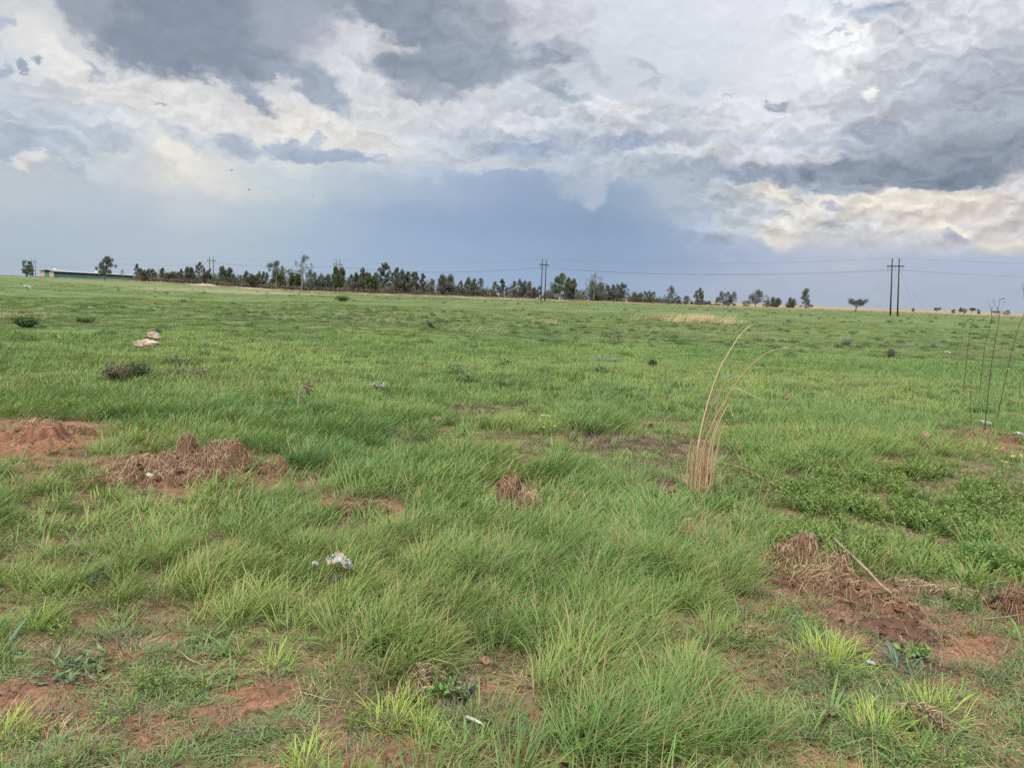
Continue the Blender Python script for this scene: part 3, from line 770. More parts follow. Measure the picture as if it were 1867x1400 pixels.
def layers(x, y):
    bare = field_sum(BARE, x, y); lush = field_sum(LUSH, x, y, .3, .5); short = field_sum(SHORT, x, y, .35, .45); yel = field_sum(YELL, x, y, .3, .6)
    nz = fbm(x * 1.1, y * 1.1, 41, 4); nf = .45 * fbm(x * 3.5, y * 3.5, 43, 3) + .55 * vnoise(x * 7.5, y * 7.5, 44)
    return bare, lush, short, yel, nz, nf
# near: 1.9 - 11 m
for (d0, d1, dens) in ((1.9, 5.0, 150), (5.0, 8.0, 125), (8.0, 12.0, 95)):
    area = math.radians(88) / 2 * (d1 ** 2 - d0 ** 2); n = int(area * dens); far2 = d0 >= 5
    x, y = wedge(n, d0, d1)
    bare, lush, short, yel, nz, nf = layers(x, y)
    hgt = np.clip(0.45 + 0.65 * lush - 0.6 * short + 1.3 * (nz - .5) + rs.normal(0, .13, n), 0.05, 1.25)       # lushness
    prob = np.clip(0.24 + 0.50 * hgt + 2.0 * (nf - .5), 0.03, 1) * (1 - np.clip(bare * 1.1, 0, .93))
    u = rs.uniform(0, 1, n); keep = u < prob
    tint = np.clip(0.17 + .65 * yel + .9 * (fbm(x * .8, y * .8, 61, 3) - .5) + rs.normal(0, .10, n), 0, .85)
    blue = np.clip(.30 * lush - .25 * yel + .9 * (fbm(x * .6, y * .6, 63, 3) - .5) + rs.normal(0, .08, n), 0, .8)
    dry = np.clip(0.02 + .06 * short + rs.uniform(0, .10, n) + .12 * bare, 0, .5)
    L = keep & (hgt > .62); Mi = keep & (hgt <= .62) & (hgt > .28); S = keep & (hgt <= .28)
    sc = np.clip(.62 + .5 * hgt, .6, 1.2) * rs.uniform(.75, 1.2, n)
    sc = sc * rs.uniform(.8, 1.12, n)
    bk = rs.uniform(0, 1, n) < .15; put(x[bk & keep], y[bk & keep], 'broad', rs.uniform(.7, 1.3, (bk & keep).sum()), .15, 0, .5, 4)
    ds_ = (rs.uniform(0, 1, n) < .05 + .5 * sst(.56, .68, fbm(x * 1.7, y * 1.7, 47, 3)) + .4 * bare) & (rs.uniform(0, 1, n) < .5); put(x[ds_], y[ds_], 'stub', rs.uniform(.6, 1.3, ds_.sum()), 0, 0, 0, 4)
    put(x[L], y[L], 'lush_2' if far2 else 'lush', sc[L], tint[L], dry[L], blue[L], .5)
    put(x[Mi], y[Mi], 'mid_2' if far2 else 'mid', rs.uniform(.75, 1.25, Mi.sum()), tint[Mi], dry[Mi], blue[Mi], .9)
    put(x[S], y[S], 'short', rs.uniform(.7, 1.2, S.sum()), tint[S] * .5, dry[S], np.clip(blue[S] + .45, 0, .9), 4)
    # creeping turf and dead litter on and around the bare soil
    k = (~keep) & (bare * 1.0 < rs.uniform(.35, 1.1, n)) & (rs.uniform(0, 1, n) < .25 + 1.0 * sst(.38, .52, fbm(x * 4.2, y * 4.2, 95, 3)))
    put(x[k], y[k], 'short', rs.uniform(.5, 1.0, k.sum()), .1, .06, .6, 4)
    k = rs.uniform(0, 1, n) < (.10 + .16 * short + .22 * bare * (1 - bare) * 4 * .25)
    put(x[k], y[k], 'litter', rs.uniform(.6, 1.15, k.sum()), 0, 0, 0, 4)
STUB = [Patch(*a) for a in [(850, 752, 60, 14, 1), (1090, 812, 90, 22, 1), (1170, 830, 60, 16, .8), (600, 700, 60, 8, .6), (300, 870, 60, 14, .5), (1500, 862, 60, 10, .8), (1290, 990, 60, 20, .6), (740, 760, 40, 12, .5), (760, 800, 50, 16, .6), (1180, 700, 60, 6, .5), (240, 1180, 60, 14, .8), (870, 1170, 50, 18, .8), (770, 1230, 40, 20, .9), (1180, 1185, 50, 12, .8), (640, 1090, 40, 12, .5), (1450, 1250, 80, 20, .6)]]
n = 16000; x, y = wedge(n, 2.2, 17); w_ = field_sum(STUB, x, y, .6, .5); k = rs.uniform(0, 1, n) < w_ * .9
put(x[k], y[k], 'stub', rs.uniform(.7, 1.4, k.sum()), 0, 0, 0, 4)
n = 4200; x, y = wedge(n, 11, 50); k = fbm(x * .5, y * .5, 98, 3) > .55
put(x[k], y[k], 'stub', rs.uniform(1.2, 2.6, k.sum()), 0, 0, 0, 4)
# creeping grass crawling over the red soil of the foreground
n = 9000; x, y = wedge(n, 1.9, 5.2)
bare, lush, short, yel, nz, nf = layers(x, y)
c5 = fbm(x * 3.4, y * 3.4, 95, 4)
k = rs.uniform(0, 1, n) < np.clip(short + .6 * bare, 0, 1) * sst(.50, .57, c5) * (1 - .9 * sst(.3, .8, bare)) * .62
put(x[k], y[k], 'creep', rs.uniform(.6, 1.25, k.sum()), np.clip(.9 * (c5[k] - .5), 0, .5), .03, rs.uniform(0, .8, k.sum()), 4)
# forbs: the broad leaved carpet on the right
x, y = wedge(9000, 3.5, 11, 5, 42)
w = field_sum(FORBS, x, y, .5, .8); k = rs.uniform(0, 1, len(x)) < w * .62 * sst(.36, .56, fbm(x * 3.1, y * 3.1, 99, 3))
put(x[k], y[k], 'forb', rs.uniform(.7, 1.3, k.sum()), 0, 0, 0, 4)
x, y = wedge(260, 2.0, 9, -40, 40); put(x, y, 'forb', rs.uniform(.5, .8, len(x)), 0, 0, 0, 4)
# 11 - 70 m: wide patches and single tussocks
for (d0, d1, dens) in ((11, 20, 9.5), (20, 38, 5.6), (38, 75, 2.4)):
    area = math.radians(88) / 2 * (d1 ** 2 - d0 ** 2); n = int(area * dens)
    x, y = wedge(n, d0, d1)
    bare, lush, short, yel, nz, nf = layers(x, y)
    n2 = fbm(x * .25, y * .25, 71, 4); n3 = fbm(x * 1.6, y * .9, 73, 3)
    s = np.clip(.40 + .35 * lush + .95 * (n3 - .45) + .4 * (n2 - .5) + rs.normal(0, .08, n), .24, 1.15)
    tint = np.clip(.30 + .5 * yel + 1.4 * (n2 - .5) + rs.normal(0, .08, n), 0, .8)
    blue = np.clip(.04 + .3 * lush + 1.2 * (.5 - n2) + .8 * (fbm(x * .1, y * .1, 75, 3) - .5), 0, .7)
    keep = rs.uniform(0, 1, n) < (1 - .9 * bare) * (.9 + .1 * sst(.35, .5, n3))
    put(x[keep], y[keep], 'patch', (s * (1.1 if d0 > 30 else 1.0))[keep], tint[keep], .01, blue[keep], .5, None)
    k = rs.uniform(0, 1, n) < .25 * sst(.5, .62, n3) * (1 - bare) if d0 < 30 else np.zeros(n, bool)
    put(x[k], y[k], 'lush_2', rs.uniform(.7, 1.2, k.sum()), tint[k] * .6, 0, .3, .5)
n = 3200; x, y = wedge(n, 10, 62); k = fbm(x * .2, y * .2, 96, 3) + rs.uniform(-.2, .2, n) > .55
put(x[k], y[k], 'clump', rs.uniform(.35, 1.0, k.sum()) ** 1.8, 0, 0, 0, 4)
n = 1500; x, y = wedge(n, 60, 240); k = fbm(x * .05, y * .05, 97, 3) + rs.uniform(-.25, .25, n) > .54
put(x[k], y[k], 'clump', .5 + 1.3 * rs.uniform(0, 1, k.sum()) ** 3, 0, 0, 0, 4)
n = 9000; x, y = wedge(n, 10.5, 26); b_ = field_sum(BARE, x, y); k = rs.uniform(0, 1, n) > b_
put(x[k], y[k], 'mid_2', rs.uniform(.9, 1.6, k.sum()), np.clip(.3 + 1.4 * (fbm(x[k] * .3, y[k] * .3, 71, 3) - .5), 0, .8), .02, rs.uniform(0, .35, k.sum()), .6)
# 70 - 320 m
n = 5200; x, y = wedge(n, 72, 330)
st_ = np.maximum(band_straw(x, y), field_sum(STRAWF, x, y, .2))
n2 = fbm(x * .05, y * .09, 81, 4); n3 = fbm(x * .4, y * .4, 83, 3)
k = (st_ < .45) & (n3 > .38)
put(x[k], y[k], 'far', np.clip(.3 + 1.3 * (n3[k] - .35), .2, 1.0), np.clip(.3 + 1.3 * (n2[k] - .5), 0.05, .7), .02, np.clip(.15 + 1.0 * (.5 - n2[k]), 0, .4), .5)
n = 3600; x, y = wedge(n, 240, 470)
st_ = band_straw(x, y); n3 = fbm(x * .06, y * .06, 85, 3)
k = (st_ > .4) & (rs.uniform(0, 1, n) < .35 + .9 * n3) & (np.hypot(x, y) < 430)
DRY = (x[k], y[k])

def emit(name, P, label, cat, seedk):
    me = bpy.data.meshes.new(name)
    x, y = P['x'], P['y']; n = len(x)
    co = np.stack([x, y, height(x, y)], -1)
    me.vertices.add(n); me.vertices.foreach_set('co', co.astype(np.float32).ravel())
    for nm, arr in (('sc', P['s']), ('tint', P['tint']), ('dry', P['dry']), ('blue', P['blue']), ('rz', P['rz'])):
        a = me.attributes.new(nm, 'FLOAT', 'POINT'); a.data.foreach_set('value', arr.astype(np.float32))
    a = me.attributes.new('kk', 'INT', 'POINT'); a.data.foreach_set('value', P['k'].astype(np.int32))
    o = obj(name, me); tag(o, label, cat, kind='stuff')
    ng = bpy.data.node_groups.new(name + '_nodes', 'GeometryNodeTree')
    ng.interface.new_socket('Geometry', in_out='INPUT', socket_type='NodeSocketGeometry')
    ng.interface.new_socket('Geometry', in_out='OUTPUT', socket_type='NodeSocketGeometry')
    N = ng.nodes; Lk = ng.links
    gi = N.new('NodeGroupInput'); go = N.new('NodeGroupOutput')
    ip = N.new('GeometryNodeInstanceOnPoints'); ci = N.new('GeometryNodeCollectionInfo')
    ci.inputs['Collection'].default_value = LIB; ci.inputs['Separate Children'].default_value = True; ci.inputs['Reset Children'].default_value = True
    def na(nm, ty):
        q = N.new('GeometryNodeInputNamedAttribute'); q.data_type = ty; q.inputs['Name'].default_value = nm
        return q.outputs['Attribute']
    Lk.new(gi.outputs[0], ip.inputs['Points']); Lk.new(ci.outputs[0], ip.inputs['Instance'])
    ip.inputs['Pick Instance'].default_value = True
    Lk.new(na('kk', 'INT'), ip.inputs['Instance Index'])
    cx = N.new('ShaderNodeCombineXYZ'); Lk.new(na('rz', 'FLOAT'), cx.inputs[2])
    e2r = N.new('FunctionNodeEulerToRotation'); Lk.new(cx.outputs[0], e2r.inputs[0]); Lk.new(e2r.outputs[0], ip.inputs['Rotation'])
    Lk.new(na('sc', 'FLOAT'), ip.inputs['Scale'])
    Lk.new(ip.outputs[0], go.inputs[0])
    md = o.modifiers.new('scatter', 'NODES'); md.node_group = ng
    return o
ALL = {k: np.concatenate(v) for k, v in PTS.items()}
emit('grass', ALL, 'green summer grass covering the whole field in tufts', 'grass', 0)
nd = len(DRY[0])
emit('dry_grass', dict(x=DRY[0], y=DRY[1], k=np.array(KIND['dryfar'])[rs.randint(0, 3, nd)], s=rs.uniform(.6, 1.1, nd), tint=np.zeros(nd), dry=np.zeros(nd), blue=np.zeros(nd), rz=rs.normal(0, .5, nd)),
     'tall straw coloured grass in a band before the distant trees', 'dry grass', 1)
print('instances', len(ALL['x']), nd)

# ================================================================== materials of the things
M_POLE = simple_mat('creosote_wood', (0.045, 0.036, 0.03), .85, .4, 3.0)
M_STEEL = simple_mat('galvanised_steel', (0.16, 0.16, 0.165), .5, .2, 8.0, .5)
M_WIRE = simple_mat('weathered_wire', (0.10, 0.105, 0.12), .6, .2, 2.0, .3)
M_INS = simple_mat('brown_porcelain', (0.10, 0.045, 0.03), .3, .2, 8.0, .5)
M_BARK = simple_mat('bark', (0.17, 0.13, 0.10), .9, .45, 2.5)
M_PALEBARK = simple_mat('pale_bark', (0.20, 0.175, 0.15), .85, .45, 1.6)
def leaf_mat(name, a, b, tr=.22):
    m, t = new_mat(name); rv = t.new('ShaderNodeAttribute', attribute_name='rv').outputs['Fac']
    return finish(m, t, t.mix(rv, a + (1,), b + (1,)), .55, .2, trans=tr)
ML = {'dark': leaf_mat('gum_leaves', (0.050, 0.064, 0.044), (0.125, 0.138, 0.100)),
      'green': leaf_mat('green_leaves', (0.042, 0.068, 0.026), (0.115, 0.15, 0.066)),
      'brown': leaf_mat('brownish_leaves', (0.050, 0.048, 0.030), (0.13, 0.11, 0.07)),
      'pale': leaf_mat('grey_green_leaves', (0.055, 0.07, 0.045), (0.15, 0.165, 0.115)),
      'red': leaf_mat('reddish_scrub_leaves', (0.052, 0.045, 0.033), (0.12, 0.10, 0.072))}

# ================================================================== trees
class Cr:
    """leaf collector using numpy: clusters of small leaf quads"""
    def __init__(s, seed): s.r = np.random.RandomState(seed); s.c = []; s.n = []; s.sz = []; s.rv = []
    def cluster(s, c, rad, n, size, squash=.75, droop=0.0, shade=None):
        r = s.r; p = r.normal(0, 1, (n, 3)); p /= np.linalg.norm(p, axis=1)[:, None] + 1e-9
        p *= (r.uniform(0, 1, (n, 1)) ** .45) * np.array([rad, rad, rad * squash])
        p += np.array(c)
        s.c.append(p); s.n.append(r.normal(0, 1, (n, 3))); s.sz.append(r.uniform(.6, 1.3, n) * size)
        base = r.uniform(0, 1); s.rv.append(np.clip(base * .6 + r.uniform(0, .5, n), 0, 1))
    def mesh(s, name, mat, aspect=.45):
        c = np.concatenate(s.c); nn = np.concatenate(s.n); sz = np.concatenate(s.sz); rv = np.concatenate(s.rv)
        nn /= np.linalg.norm(nn, axis=1)[:, None] + 1e-9
        up = s.r.normal(0, 1, nn.shape); up[:, 2] -= 1.2; a = np.cross(nn, up); a /= np.linalg.norm(a, axis=1)[:, None] + 1e-9; b = np.cross(nn, a)
        a = a * sz[:, None] * aspect; b = b * sz[:, None]
        V = np.stack([c - b, c + a * .9 - b * .1, c + b, c - a * .9 - b * .1], 1).reshape(-1, 3); n = len(c)
        me = bpy.data.meshes.new(name); me.vertices.add(4 * n); me.vertices.foreach_set('co', V.astype(np.float32).ravel())
        me.loops.add(4 * n); me.loops.foreach_set('vertex_index', np.arange(4 * n, dtype=np.int32))
        me.polygons.add(n); me.polygons.foreach_set('loop_start', np.arange(0, 4 * n, 4, dtype=np.int32)); me.polygons.foreach_set('loop_total', np.full(n, 4, dtype=np.int32))
        me.update(calc_edges=True)
        at_ = me.attributes.new('rv', 'FLOAT', 'POINT'); at_.data.foreach_set('value', np.repeat(rv, 4).astype(np.float32))
        me.materials.append(mat); return me

def tree_meshes(kind, H, Wd, seed, leaf):
    """returns (trunk mesh, crown mesh) for a tree of height H and crown width Wd, wind leaning to the right"""
    r = random.Random(seed); tr = MB(); cr = Cr(seed)
    def P(x, y, z): return Vector((x, y, z))
    tips = []
    if kind == 'bush':
        for i in range(7):
            a = r.uniform(0, 6.28); tr.tube([P(0, 0, -.2), P(math.cos(a) * Wd * .15, math.sin(a) * Wd * .15, H * .4), P(math.cos(a) * Wd * .3, math.sin(a) * Wd * .3, H * .75)], [.10, .06, .02], 4)
        for i in range(26):
            a = r.uniform(0, 6.28); q = math.sqrt(r.random()); z = r.uniform(.12, .95)
            w = Wd * .42 * q * math.sqrt(max(0.05, 1 - (z - .35) ** 2 * 1.8))
            cr.cluster((w * math.cos(a), w * math.sin(a), H * z), Wd * .16, 60, max(.13, H * .045))
        return tr, cr
    lean = r.uniform(.02, .10) * H
    if kind == 'conifer':
        tr.tube([P(0, 0, -.3), P(0, 0, H * .5), P(lean * .3, 0, H * .97)], [H * .022, H * .015, H * .004], 6)
        for i in range(34):
            z = .10 + .86 * (i / 33); w = Wd * .5 * (1 - z * .86) * r.uniform(.55, 1.15); a = r.uniform(0, 6.28)
            q = P(lean * .3 * z + w * .7 * math.cos(a), w * .7 * math.sin(a), H * z)
            tr.tube([P(0, 0, H * z * .93), q], [H * .006, H * .002], 3, False)
            cr.cluster(q, Wd * .14, 75, H * .026, .6)
        return tr, cr
    if kind == 'flat':       # flat topped thorn tree with a short leaning stem
        fork = P(-Wd * .02, 0, H * .34)
        tr.tube([P(-Wd * .06, 0, -.3), P(-Wd * .03, 0, H * .2), fork], [H * .05, H * .038, H * .032], 7)
        for i in range(11):
            a = i / 11 * 6.28 + r.uniform(-.2, .2); q = r.uniform(.5, 1.0)
            tip = P(math.cos(a) * Wd * .42 * q + .05 * Wd, math.sin(a) * Wd * .42 * q, H * r.uniform(.66, .92))
            mid = fork.lerp(tip, .5) + P(0, 0, -H * .04)
            tr.tube([fork, mid, tip], [H * .02, H * .012, H * .004], 5, False); tips.append(tip); tips.append(mid.lerp(tip, .6))
        for q in tips:
            cr.cluster(q + P(0, 0, -H * .02), Wd * .15, 150, H * .032, .8)
            cr.cluster(q + P(r.gauss(0, .06) * Wd, r.gauss(0, .06) * Wd, H * .02), Wd * .10, 70, H * .028, .5)
        return tr, cr
    if kind == 'bare':
        def grow(p, d, L, rad, dep):
            e = p + d * L; m = p + d * L * .5 + Vector((r.gauss(0, .03), r.gauss(0, .03), 0)) * L
            tr.tube([p, m, e], [rad, rad * .85, rad * .62], 4 if dep else 6, False)
            if dep < 5:
                for k in range(3 if dep else 4):
                    nd = (d + Vector((r.gauss(0, .5), r.gauss(0, .5), r.uniform(-.05, .35)))).normalized(); grow(e, nd, L * r.uniform(.55, .8), rad * .58, dep + 1)
            elif r.random() < .30: cr.cluster(e, H * .025, 14, H * .016)
        grow(P(0, 0, -.3), Vector((.03, 0, 1)), H * .27, H * .018, 0)
        cr.cluster((0, 0, H * .6), H * .1, 10, H * .016)
        return tr, cr
    # gum trees: stems forking upward, separate clumps of foliage at the limb ends
    nst = {'gum': 1, 'wispy': 1, 'slim': 1, 'multi': 3, 'dense': 2, 'tall': 1, 'palm': 1}[kind]
    z0 = {'gum': .28, 'wispy': .45, 'slim': .22, 'multi': .16, 'dense': .10, 'tall': .55, 'palm': .62}[kind]
    for s_ in range(nst):
        off = (s_ - (nst - 1) / 2) * Wd * .22
        top = P(off * 1.8 + lean, r.gauss(0, Wd * .08), H * r.uniform(.84, .97) if s_ else H * .95)
        b = P(off * .5, r.gauss(0, .2), -.3); m1 = b.lerp(top, .35) + P(r.gauss(0, .03) * Wd, 0, 0); m2 = b.lerp(top, .7) + P(r.gauss(0, .04) * Wd, 0, 0)
        k = H * .02 / math.sqrt(nst); tr.tube([b, m1, m2, top], [k * 1.2, k, k * .6, k * .2], 6)
        nl = {'gum': 32, 'wispy': 24, 'slim': 26, 'multi': 19, 'dense': 38, 'tall': 32, 'palm': 22}[kind]
        for i in range(nl):
            u = z0 + (1 - z0) * (i + r.random()) / nl
            st = b.lerp(top, u * .92); a = r.uniform(0, 6.28)
            prof = math.sin(min(1, (u - z0) / (1 - z0) * .8 + .22) * math.pi) ** .7
            w = Wd * (.5 / (1 if nst == 1 else 1.5)) * prof * r.uniform(.35, 1.0)
            tip = st + P(w * math.cos(a) + .05 * Wd, w * math.sin(a), H * r.uniform(.02, .09))
            tr.tube([st, st.lerp(tip, .5) + P(0, 0, H * .012), tip], [k * .35, k * .22, k * .08], 4, False)
            dn, rd, sz = {'gum': (120, .125, .026), 'wispy': (36, .11, .020), 'slim': (110, .18, .026), 'multi': (110, .125, .026), 'dense': (150, .155, .028), 'tall': (95, .14, .022), 'palm': (110, .14, .024)}[kind]
            cr.cluster(tip, max(Wd * rd * .8, .3), int(dn * .72), H * sz * .95, 1.25)
            if kind in ('dense', 'gum', 'multi'): cr.cluster(st.lerp(tip, .55), Wd * rd * .6, dn // 3, H * sz * .9, 1.2)
    if kind in ('slim', 'multi', 'dense'):     # low shoots at the foot
        for i in range(6): cr.cluster((r.gauss(0, Wd * .16), r.gauss(0, Wd * .16), H * r.uniform(.05, .22)), Wd * .12, 50, H * .02)
    return tr, cr

TREES = [
 # px, top, base, width, kind, leaves, label
 (49, 476, 504, 20, 'bush', 'green', 'rounded solid green tree standing alone at the far left beside a thin power pole'),
 (190, 467, 514, 27, 'gum', 'dark', 'lone tall gum with a thick dark trunk in front of the green barn'),
 (222, 491, 512, 9, 'wispy', 'dark', 'small wispy young tree in front of the right half of the green barn'),
 (249, 481, 513, 11, 'slim', 'dark', 'slim upright gum at the left end of the long row, touching the barn'),
 (262, 489, 513, 15, 'multi', 'brown', 'low brownish gum second from the left end of the long tree row'),
 (276, 490, 514, 13, 'gum', 'brown', 'rounded brownish gum third from the left end of the long tree row'),
 (285, 499, 514, 9, 'slim', 'dark', 'very short dark gum fourth from the left end of the long tree row'),
 (294, 487, 515, 10, 'gum', 'dark', 'narrow gum with a top knot, fifth from the left end of the row'),
 (304, 498, 515, 14, 'dense', 'dark', 'squat dark gum sixth from the left end of the tree row'),
 (318, 496, 516, 22, 'dense', 'brown', 'wide low olive brown gum between the squat dark and the dense black green ones'),
 (328, 490, 516, 9, 'slim', 'brown', 'thin brown tipped gum rising just behind the wide low olive one'),
 (343, 487, 517, 20, 'dense', 'dark', 'dense black green gum to the left of the pole pair beside the pale sand'),
 (362, 478, 517, 13, 'tall', 'dark', 'gum with a lifted tufted head just left of the poles by the sand'),
 (375, 489, 518, 16, 'multi', 'brown', 'brownish gum standing directly behind the pole pair by the pale sand'),
 (408, 487, 521, 24, 'dense', 'dark', 'broad dense dark gum immediately right of the pole pair by the pale sand'),
 (425, 499, 521, 10, 'slim', 'dark', 'small dark pointed gum right of the broad dense one'),
 (437, 502, 521, 10, 'slim', 'green', 'small ragged green gum with sky gaps in the low part of the row'),
 (447, 492, 521, 13, 'gum', 'dark', 'gum with a flat round head on a bare stem among low trees'),
 (461, 500, 523, 20, 'dense', 'brown', 'low rounded brown gum left of the leafless tree'),
 (478, 494, 525, 16, 'multi', 'dark', 'dark peaked gum at the left foot of the palm-like headed gum'),
 (503, 476, 527, 28, 'palm', 'dark', 'tall gum with a spreading palm-like head, left of the leafless tree'),
 (505, 494, 527, 26, 'dense', 'green', 'green rounded gum filling in below the palm-like headed gum'),
 (523, 480, 527, 24, 'bare', 'brown', 'leafless tree with fine bare twigs in the row'),
 (536, 498, 528, 22, 'dense', 'green', 'dark green gum under the right side of the leafless tree'),
 (549, 462, 528, 34, 'wispy', 'dark', 'tallest gum of the row, thin see-through crown high above its neighbours'),
 (562, 493, 529, 20, 'slim', 'dark', 'dark gum below the right side of the tallest see-through crown'),
 (583, 497, 530, 24, 'multi', 'dark', 'broad dark gum between the tallest see-through one and the second pole pair'),
 (599, 501, 531, 13, 'slim', 'dark', 'short dark gum just left of the green tree behind the pole pair'),
 (614, 486, 532, 24, 'dense', 'green', 'full green tree directly behind the pole pair left of centre'),
 (637, 500, 533, 14, 'slim', 'dark', 'slim dark gum just right of the pole pair left of centre'),
 (650, 499, 535, 22, 'dense', 'green', 'bright green bushy tree at the left of the tallest solid clump'),
 (659, 488, 535, 20, 'gum', 'dark', 'gum with a flat tufted crown behind the bright green bushy tree'),
 (676, 498, 536, 26, 'dense', 'green', 'wide green domed tree at the foot of the tall leaning gum'),
 (697, 479, 537, 28, 'gum', 'dark', 'tall gum with a crown leaning up to the right, highest of the solid clump'),
 (719, 487, 538, 19, 'gum', 'dark', 'dark gum with a rounded top right of the tall leaning one'),
 (738, 490, 539, 22, 'multi', 'dark', 'gum with twin tops in the middle of the solid clump'),
 (730, 505, 539, 30, 'dense', 'brown', 'dull brown green tree low in the middle of the solid clump'),
 (756, 495, 540, 18, 'gum', 'dark', 'open crowned gum near the right end of the solid clump'),
 (769, 497, 540, 12, 'slim', 'dark', 'upright narrow gum closing the right end of the solid clump'),
 (784, 508, 541, 14, 'slim', 'dark', 'small oval gum standing between the solid clump and the big dense one'),
 (810, 502, 541, 34, 'dense', 'dark', 'big dense domed gum left of the central pole pair'),
 (838, 511, 542, 11, 'slim', 'brown', 'thin brown gum in the gap right of the big dense domed one'),
 (848, 511, 543, 12, 'gum', 'dark', 'slender gum with a round tip second right of the big dense domed one'),
 (861, 506, 543, 26, 'multi', 'dark', 'dark forked gum halfway between the big dense one and the central poles'),
 (882, 527, 544, 10, 'bush', 'dark', 'short round bush in the gap before the paired slim gums'),
 (900, 512, 544, 12, 'slim', 'dark', 'left one of two slim gums growing side by side left of the central poles'),
 (912, 508, 544, 13, 'gum', 'dark', 'right, taller one of two slim gums side by side left of the central poles'),
 (923, 523, 545, 11, 'slim', 'brown', 'short brownish gum right of the two slim ones'),
 (935, 512, 545, 13, 'slim', 'dark', 'upright gum with an oval crown third tree left of the central poles'),
 (952, 508, 545, 20, 'multi', 'dark', 'dark spreading gum with a pointed tip second tree left of the central poles'),
 (972, 520, 546, 20, 'multi', 'brown', 'low ragged brown gum next to the left foot of the central pole pair'),
 (997, 530, 547, 16, 'slim', 'dark', 'low dark tree directly behind the central pole pair'),
 (1017, 498, 548, 32, 'gum', 'green', 'big green gum with a high domed crown right of the central pole pair'),
 (1036, 507, 548, 22, 'dense', 'dark', 'dense dark gum growing against the right side of the big green gum'),
 (1055, 529, 548, 14, 'slim', 'dark', 'small dark tree in the gap right of the big green gum'),
 (1082, 499, 549, 36, 'wispy', 'dark', 'gum with a thin umbrella crown high above a thicker lower one'),
 (1084, 514, 549, 34, 'dense', 'dark', 'dark gum filling the space beneath the thin umbrella crown'),
 (1113, 518, 550, 22, 'multi', 'dark', 'dark gum sloping up to the left, right of the umbrella crowned one'),
 (1131, 516, 550, 22, 'gum', 'dark', 'gum with several pointed tips at the right end of the continuous row'),
 (1160, 534, 551, 28, 'dense', 'brown', 'wide low scrubby tree after the end of the continuous row'),
 (1181, 530, 552, 18, 'multi', 'pale', 'thin grey gum leaning to the right above low scrub'),
 (1197, 541, 552, 22, 'bush', 'dark', 'low flat dark bush left of the lone oval gum'),
 (1220, 521, 553, 19, 'slim', 'dark', 'lone oval dark gum with a bushy foot'),
 (1236, 541, 554, 13, 'bush', 'dark', 'small bush at the right foot of the lone oval gum'),
 (1249, 539, 555, 14, 'gum', 'dark', 'small gum bent to the right between the oval and the clumped one'),
 (1273, 525, 556, 21, 'gum', 'dark', 'open gum with foliage in separate clumps and sky showing through'),
 (1310, 542, 557, 14, 'bush', 'dark', 'low dark bush at the left foot of the flat topped gum'),
 (1325, 531, 557, 26, 'multi', 'dark', 'flat topped gum of middle size with a bush at its foot'),
 (1360, 548, 558, 16, 'bush', 'dark', 'low dark bush at the left side of the widest round crowned gum'),
 (1377, 528, 558, 34, 'gum', 'dark', 'widest round crowned gum in the right part of the row'),
 (1397, 546, 559, 14, 'bush', 'dark', 'low bush between the widest round crowned gum and its smaller neighbour'),
 (1412, 542, 559, 22, 'dense', 'dark', 'rounded gum half as high as the widest one and right of it'),
 (1441, 543, 560, 20, 'dense', 'dark', 'small compact round gum left of the cone shaped tree'),
 (1468, 526, 561, 28, 'conifer', 'dark', 'cone shaped tree standing free at the right end of the row'),
 (1562, 542, 564, 32, 'flat', 'dark', 'flat topped thorn tree on a short leaning stem left of the guyed poles'),
 (1665, 562, 567, 6, 'bush', 'dark', 'tiny bush on the skyline just right of the guyed poles'),
 (1708, 561, 570, 15, 'flat', 'dark', 'small flat crowned tree on the skyline, leftmost of the far right scatter'),
 (1739, 564, 571, 8, 'bush', 'dark', 'tiny bush on the skyline left of the small round headed tree'),
 (1750, 560, 571, 7, 'gum', 'dark', 'small round headed tree on a thin stem in the far right scatter'),
 (1758, 562, 571, 12, 'bush', 'dark', 'round dark bush touching the small round headed tree on the skyline'),
 (1772, 561, 571, 12, 'flat', 'dark', 'dark round crowned tree fourth in the far right scatter'),
 (1784, 564, 572, 7, 'bush', 'dark', 'small bush against the right side of the dark round crowned tree'),
 (1816, 567, 573, 15, 'flat', 'brown', 'flat low tree on the skyline behind the tall dead weed stems'),
 (1836, 566, 573, 13, 'bush', 'dark', 'boxy dark bush on the skyline, rightmost of all the trees'),
]
rt = random.Random(3)
for i, (px, top, base, w, kind, leaf, lab) in enumerate(TREES):
    D = 330 if px < 100 else 300 if px == 190 else 360 + rt.uniform(-25, 30) if px < 1500 else (290 if px < 1600 else 560)
    c = polar(px, D); k = ppm(c)
    hy = H0 / 2 - F * ((np.array([c.x, c.y, c.z - EYE]) @ CU) / (np.array([c.x, c.y, c.z - EYE]) @ FWD))
    H = (min(hy, base + 2) - top) / k * 1.02; Wd = w / k * (1.25 if px < 1250 else 1.12)
    cat = 'bush' if kind == 'bush' else 'tree'
    tt = thing('bush' if kind == 'bush' else {'conifer': 'conifer_tree', 'flat': 'thorn_tree', 'bare': 'leafless_tree'}.get(kind, 'gum_tree'), lab, cat, c, rt.uniform(-.35, .35), 'trees along the far edge of the field')
    tr_, cr_ = tree_meshes(kind, H, Wd, 1000 + i, leaf)
    tr_.build('trunk', M_PALEBARK if (px == 190 or kind in ('bare', 'wispy')) else M_BARK, tt)
    obj('crown', cr_.mesh('crown', ML[leaf]), None, tt)

